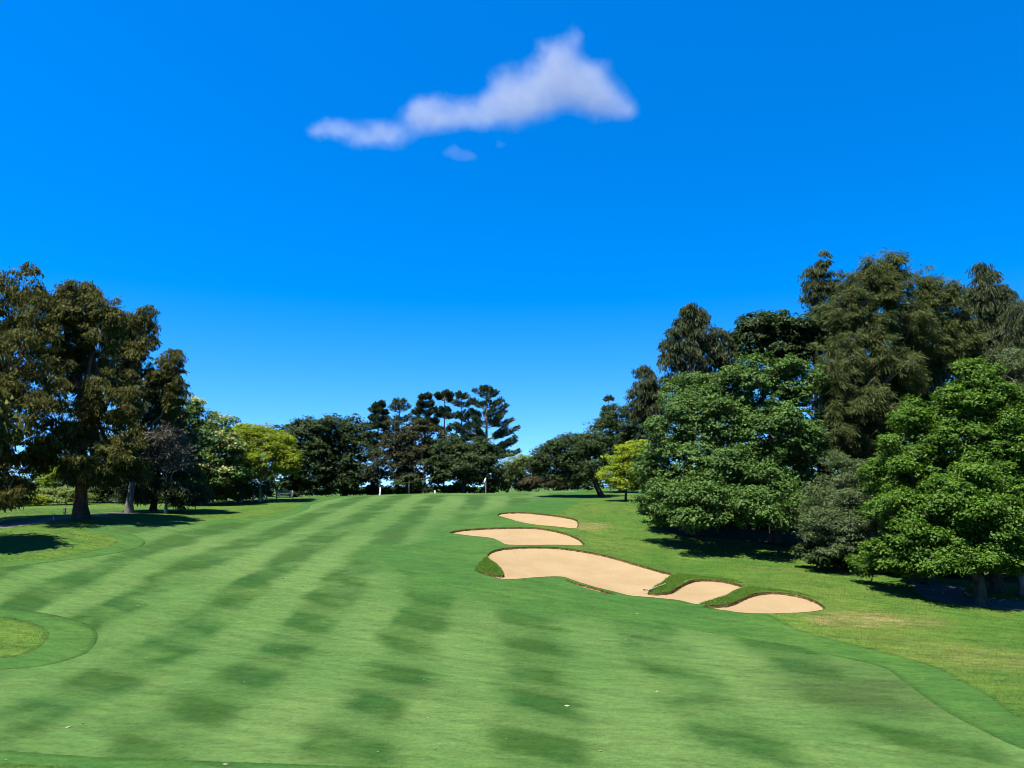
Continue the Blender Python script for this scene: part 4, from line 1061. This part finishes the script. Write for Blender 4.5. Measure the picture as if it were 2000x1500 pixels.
mass("undergrowth", "dark low growth between the trunks under the bright trees", 47, [(x, y, 34, 26) for x, y in [(1600,1078),(1655,1090),(1710,1098),(1760,1106),(1815,1112),(1865,1100),(1950,1115),(2010,1120),(2070,1122)]], 'dark', 16000, .24, .4)

# ------------------------------------------------------------------ small things
def flat_mat(name, col, rough=0.6, spec=0.3, amp=0.25):
    m = NT(name)
    pos = m.n("ShaderNodeNewGeometry").outputs["Position"]
    a = m.noise(pos, 14, 4, 0.7)
    c = m.mix(m.rng(a, 0.35, 0.7, 0, amp), tuple(col) + (1,), tuple(np.array(col) * 0.55) + (1,))
    m.surf(m.bsdf(c, rough, spec)); return m.mat
M_WHITE = flat_mat("white_paint", (0.5, 0.5, 0.47)); M_FLAG = flat_mat("white_flag_cloth", (0.55, 0.55, 0.55), .9, .05, .1)
M_WOOD = flat_mat("pale_weathered_wood", (0.3, 0.27, 0.22), .9, .05, .5); M_BLACK = flat_mat("black_plastic", (0.015, 0.015, 0.016), .5)
M_GREYP = flat_mat("grey_post_paint", (0.16, 0.16, 0.14))

# flagstick on the crest
fx, fy = at(949, 962, np.array(102.5))[:2]; fz = float(base_z(fx, fy))
root = empty("flagstick", (fx, fy, fz)); tag(root, "white golf flag on a thin pale pole on the crest", "flag")
tb = Tubes(); tb.add(np.linspace((fx, fy, fz - .05), (fx, fy, fz + 2.15), 6), np.linspace(.028, .02, 6), 8); obj("pole", tb.mesh("pole"), M_WHITE, root)
u = np.linspace(0, 1, 9); vv = np.linspace(0, 1, 7); U, Vv = np.meshgrid(u, vv)
droop_ = U ** 1.3
fV = np.c_[(fx - .03 - U * .27).ravel(), (fy + .07 * np.sin(U * 7 + Vv * 2)).ravel(), (fz + 2.1 - Vv * .42 - droop_ * .42).ravel()]
q = np.array([[r*9+c, r*9+c+1, (r+1)*9+c+1, (r+1)*9+c] for r in range(6) for c in range(8)])
me = mesh_np("flag", fV, quads=q, shade=True); fo = obj("flag", me, M_FLAG, root)
md = fo.modifiers.new("thickness", 'SOLIDIFY'); md.thickness = .006

def box_mesh(name, c, sx, sy, sz, rot=0.0, bev=0.12):
    """box with chamfered upright edges"""
    bv = min(sx, sy) * bev
    o8 = np.array([(-sx/2+bv,-sy/2),(sx/2-bv,-sy/2),(sx/2,-sy/2+bv),(sx/2,sy/2-bv),(sx/2-bv,sy/2),(-sx/2+bv,sy/2),(-sx/2,sy/2-bv),(-sx/2,-sy/2+bv)])
    cr, sr = math.cos(rot), math.sin(rot); o8 = o8 @ np.array([[cr, sr], [-sr, cr]])
    V = np.r_[np.c_[o8 + c[:2], np.full(8, c[2])], np.c_[o8 + c[:2], np.full(8, c[2] + sz)], [[c[0], c[1], c[2] + sz + min(sx, sy) * .25]]]
    Q = [[i, (i+1) % 8, 8 + (i+1) % 8, 8 + i] for i in range(8)]; T = [[8 + i, 8 + (i+1) % 8, 16] for i in range(8)]
    return mesh_np(name, V, quads=Q, tris=T)

def post(label, px, Y, h, w, mat, cap=None):
    x = float(at(px, 1000, np.array(Y))[0]); z = float(base_z(x, Y))
    root = empty("marker_post", (x, Y, z)); tag(root, label, "post")
    obj("shaft", box_mesh("shaft", (x, Y, z - .1), w, w, h + .1), mat, root)
    obj("cap", box_mesh("cap", (x, Y, z + h + w * .26), w * 1.25, w * 1.25, w * .35), cap or mat, root)
post("small grey marker post at the path edge left of the thick trunk", 106, 58.5, .38, .1, M_GREYP)
post("short black marker post on the far side of the path", 126, 64, .42, .16, M_BLACK)
post("white marker post at the foot of the bent white trunk", 741.5, 97, .95, .12, M_WHITE)
post("tiny white marker at the back of the green below the brownish tree", 849, 101, .3, .12, M_WHITE)

# pale rail fence corner beyond the left rough
x0, y0 = at(540, 975, np.array(91))[:2]; z0 = float(base_z(x0, y0))
root = empty("rail_fence", (x0, y0, z0)); tag(root, "pale weathered rail fence corner below the umbrella tree", "fence")
obj("post", box_mesh("post", (x0, y0, z0 - .2), .16, .16, 1.3), M_WOOD, root)
ends = []
for dx, dy, dz in ((-1.7, 1.6, -.25), (1.35, 1.9, -.4)):
    ex, ey = x0 + dx, y0 + dy; ez = float(base_z(ex, ey))
    obj("post", box_mesh("post", (ex, ey, ez - .2), .13, .13, 1.15), M_WOOD, root)
    for k in range(5):
        h = .22 + k * .2
        a = np.array([x0, y0 - .09, z0 + h]); b = np.array([ex, ey - .09, ez + h + dz * .3])
        tb = Tubes(); cv = curve(a, b, (0, 0, -.02 if dx < 0 else .05), 5, .004); tb.add(cv, np.full(5, .042) * rng.uniform(.8, 1.1, 5), 6)
        obj("rail", tb.mesh("rail"), M_WOOD, root)

# bunker rake left on the grass tongue of the biggest bunker
a = pix([(1300, 1150)])[0]; b = pix([(1266, 1161)])[0]
a3 = np.array([a[0], a[1], float(gz(a[0], a[1])) + .12]); b3 = np.array([b[0], b[1], float(gz(b[0], b[1])) + .10])
root = empty("bunker_rake", (*b, b3[2] - .1)); tag(root, "pale-handled rake lying on the grass tongue of the biggest bunker", "rake")
tb = Tubes(); tb.add(np.linspace(a3, b3, 5), np.full(5, .014), 6); obj("handle", tb.mesh("handle"), M_WOOD, root)
dr = unit(a3 - b3); sd = unit(np.cross(dr, [0, 0, 1]))
tb = Tubes(); tb.add(np.linspace(b3 - sd * .3, b3 + sd * .3, 5), np.full(5, .022), 6); obj("head", tb.mesh("head"), M_BLACK, root)
for k in range(9):
    p = b3 + sd * (-.28 + .07 * k); tb = Tubes(); tb.add(np.linspace(p, p + np.array([0, 0, -.09]), 3), np.array([.01, .009, .004]), 5); obj("tine", tb.mesh("tine"), M_BLACK, root)
# dark stick on the sand
p = pix([(1252, 1166.5)])[0]; zs = float(sand_z(p[None], BUNKERS['large'][0], .15)[0])
tb = Tubes(); tb.add(np.array([(p[0] - .16, p[1] + .12, zs + .05), (p[0], p[1], zs + .07), (p[0] + .17, p[1] - .12, zs + .05)]), [.025, .03, .02], 6)
o = obj("stick", tb.mesh("stick"), M_BLACK); tag(o, "short dark stick lying on the sand at the rake's end of the biggest bunker", "stick")

# white litter of dead fronds at the foot of the small tree
p = pix([(1913, 1172)])[0]; n = 26
aa = rng.uniform(0, 6.28, n); Lf = rng.uniform(.25, .6, n)
b = np.c_[p + rng.normal(0, .3, (n, 2)), np.zeros(n)]; b[:, 2] = base_z(b[:, 0], b[:, 1]) + .03
V, Q, T = strands(b, Lf, np.full(n, .07), unit(np.c_[np.cos(aa), np.sin(aa), rng.uniform(.4, 1.2, n)]), rng.random(n))
o = obj("dead_fronds", mesh_np("dead_fronds", V, tris=Q, tint=T), M_FALLEN); tag(o, "pale dead fronds in the shade at the small tree's foot", "fronds"); o["kind"] = "stuff"

# ------------------------------------------------------------------ clouds: real volumes of droplets
def cloud(label, blobs, dist, dens, seed, noise_amt=0.55, soft=0.45):
    c = np.array([at(b[0], b[1], np.array(dist + (b[4] if len(b) > 4 else 0))) for b in blobs]); s = pxscale(200, dist)
    r = np.array([(b[2] * s, b[2] * s * .8, b[3] * s) for b in blobs])
    o0 = c.mean(0)
    import bmesh
    bm = bmesh.new()
    for ci, ri in zip(c, r):
        res = bmesh.ops.create_icosphere(bm, subdivisions=3, radius=1.0)
        for v in res['verts']:
            v.co = Vector(tuple(np.array(v.co) * ri * 1.25 + ci - o0))
    me = bpy.data.meshes.new("cloud"); bm.to_mesh(me); bm.free()
    o = bpy.data.objects.new("cloud", me); C.objects.link(o); o.location = tuple(o0)
    md = o.modifiers.new("one_skin", 'REMESH'); md.mode = 'VOXEL'; md.voxel_size = float(r.min()) * .22
    dg = bpy.context.evaluated_depsgraph_get()
    me2 = bpy.data.meshes.new_from_object(o.evaluated_get(dg)); o.modifiers.clear(); o.data = me2
    m = NT("cloud_droplets")
    pos = m.n("ShaderNodeTexCoord").outputs["Object"]
    nz = m.n("ShaderNodeTexNoise"); m.put(nz.inputs["Vector"], pos); nz.inputs["Scale"].default_value = 1 / 75; nz.inputs["Detail"].default_value = 5; nz.inputs["Roughness"].default_value = .58
    wv = m.n("ShaderNodeVectorMath", operation='SUBTRACT'); m.put(wv.inputs[0], nz.outputs["Color"]); wv.inputs[1].default_value = (.5, .5, .5)
    ws = m.n("ShaderNodeVectorMath", operation='SCALE'); m.put(ws.inputs[0], wv.outputs[0]); ws.inputs["Scale"].default_value = 60
    wa = m.n("ShaderNodeVectorMath", operation='ADD'); m.put(wa.inputs[0], pos); m.put(wa.inputs[1], ws.outputs[0])
    fld = None
    for ci, ri, wt in zip(c - o0, r, [b[5] if len(b) > 5 else 1.0 for b in blobs]):
        d = m.n("ShaderNodeVectorMath", operation='SUBTRACT'); m.put(d.inputs[0], wa.outputs[0]); d.inputs[1].default_value = tuple(ci)
        q = m.n("ShaderNodeVectorMath", operation='DIVIDE'); m.put(q.inputs[0], d.outputs[0]); q.inputs[1].default_value = tuple(ri)
        l = m.n("ShaderNodeVectorMath", operation='LENGTH'); m.put(l.inputs[0], q.outputs[0])
        l2 = m.math('MULTIPLY', l.outputs["Value"], l.outputs["Value"])
        v = m.math('MULTIPLY', m.math('EXPONENT', m.math('MULTIPLY', l2, -1.6)), wt)
        fld = v if fld is None else m.math('ADD', fld, v)
    n2 = m.noise(pos, 1 / 38, 5, .6)
    f = m.math('ADD', m.math('SUBTRACT', fld, .34), m.math('MULTIPLY', m.math('SUBTRACT', n2, .5), noise_amt))
    dn = m.math('MULTIPLY', m.rng(f, 0.0, soft), dens)
    vol = m.n("ShaderNodeVolumePrincipled"); vol.inputs["Color"].default_value = (.47, .475, .50, 1); m.put(vol.inputs["Density"], dn)
    vol.inputs["Anisotropy"].default_value = 0.25
    m.t.links.new(vol.outputs[0], m.out.inputs["Volume"])
    o.data.materials.clear(); o.data.materials.append(m.mat)
    tag(o, label, "cloud"); o["kind"] = "thing"
    return o
cloud("large ragged grey-white cloud alone in the blue sky",
      [(612,256,38,26,0,.8),(655,246,42,36,0,.9),(705,266,62,30,0,.85),(762,264,56,36,0,.95),(812,218,44,46,0,1),(855,226,62,46,0,1),(925,222,72,46,0,1),(985,166,52,52,0,1),(1012,212,74,46,0,1),
       (1062,160,68,72,0,1.1),(1096,108,46,58,0,1),(1126,72,24,34,0,.75),(1054,84,24,32,0,.55),(1132,172,70,62,0,1.1),(1188,196,62,48,0,1),(1226,222,36,28,0,.85),(1165,140,40,38,0,.7),(1196,114,26,24,0,.42)], 1800, .0095, 1, .75, 1.15)
cloud("small faint wisp just below the large cloud", [(885,300,34,17),(915,306,22,12)], 1800, .0022, 2, .45)
cloud("tiny faint puff right of the small wisp", [(978,282,17,11)], 1800, .0018, 3, .4)
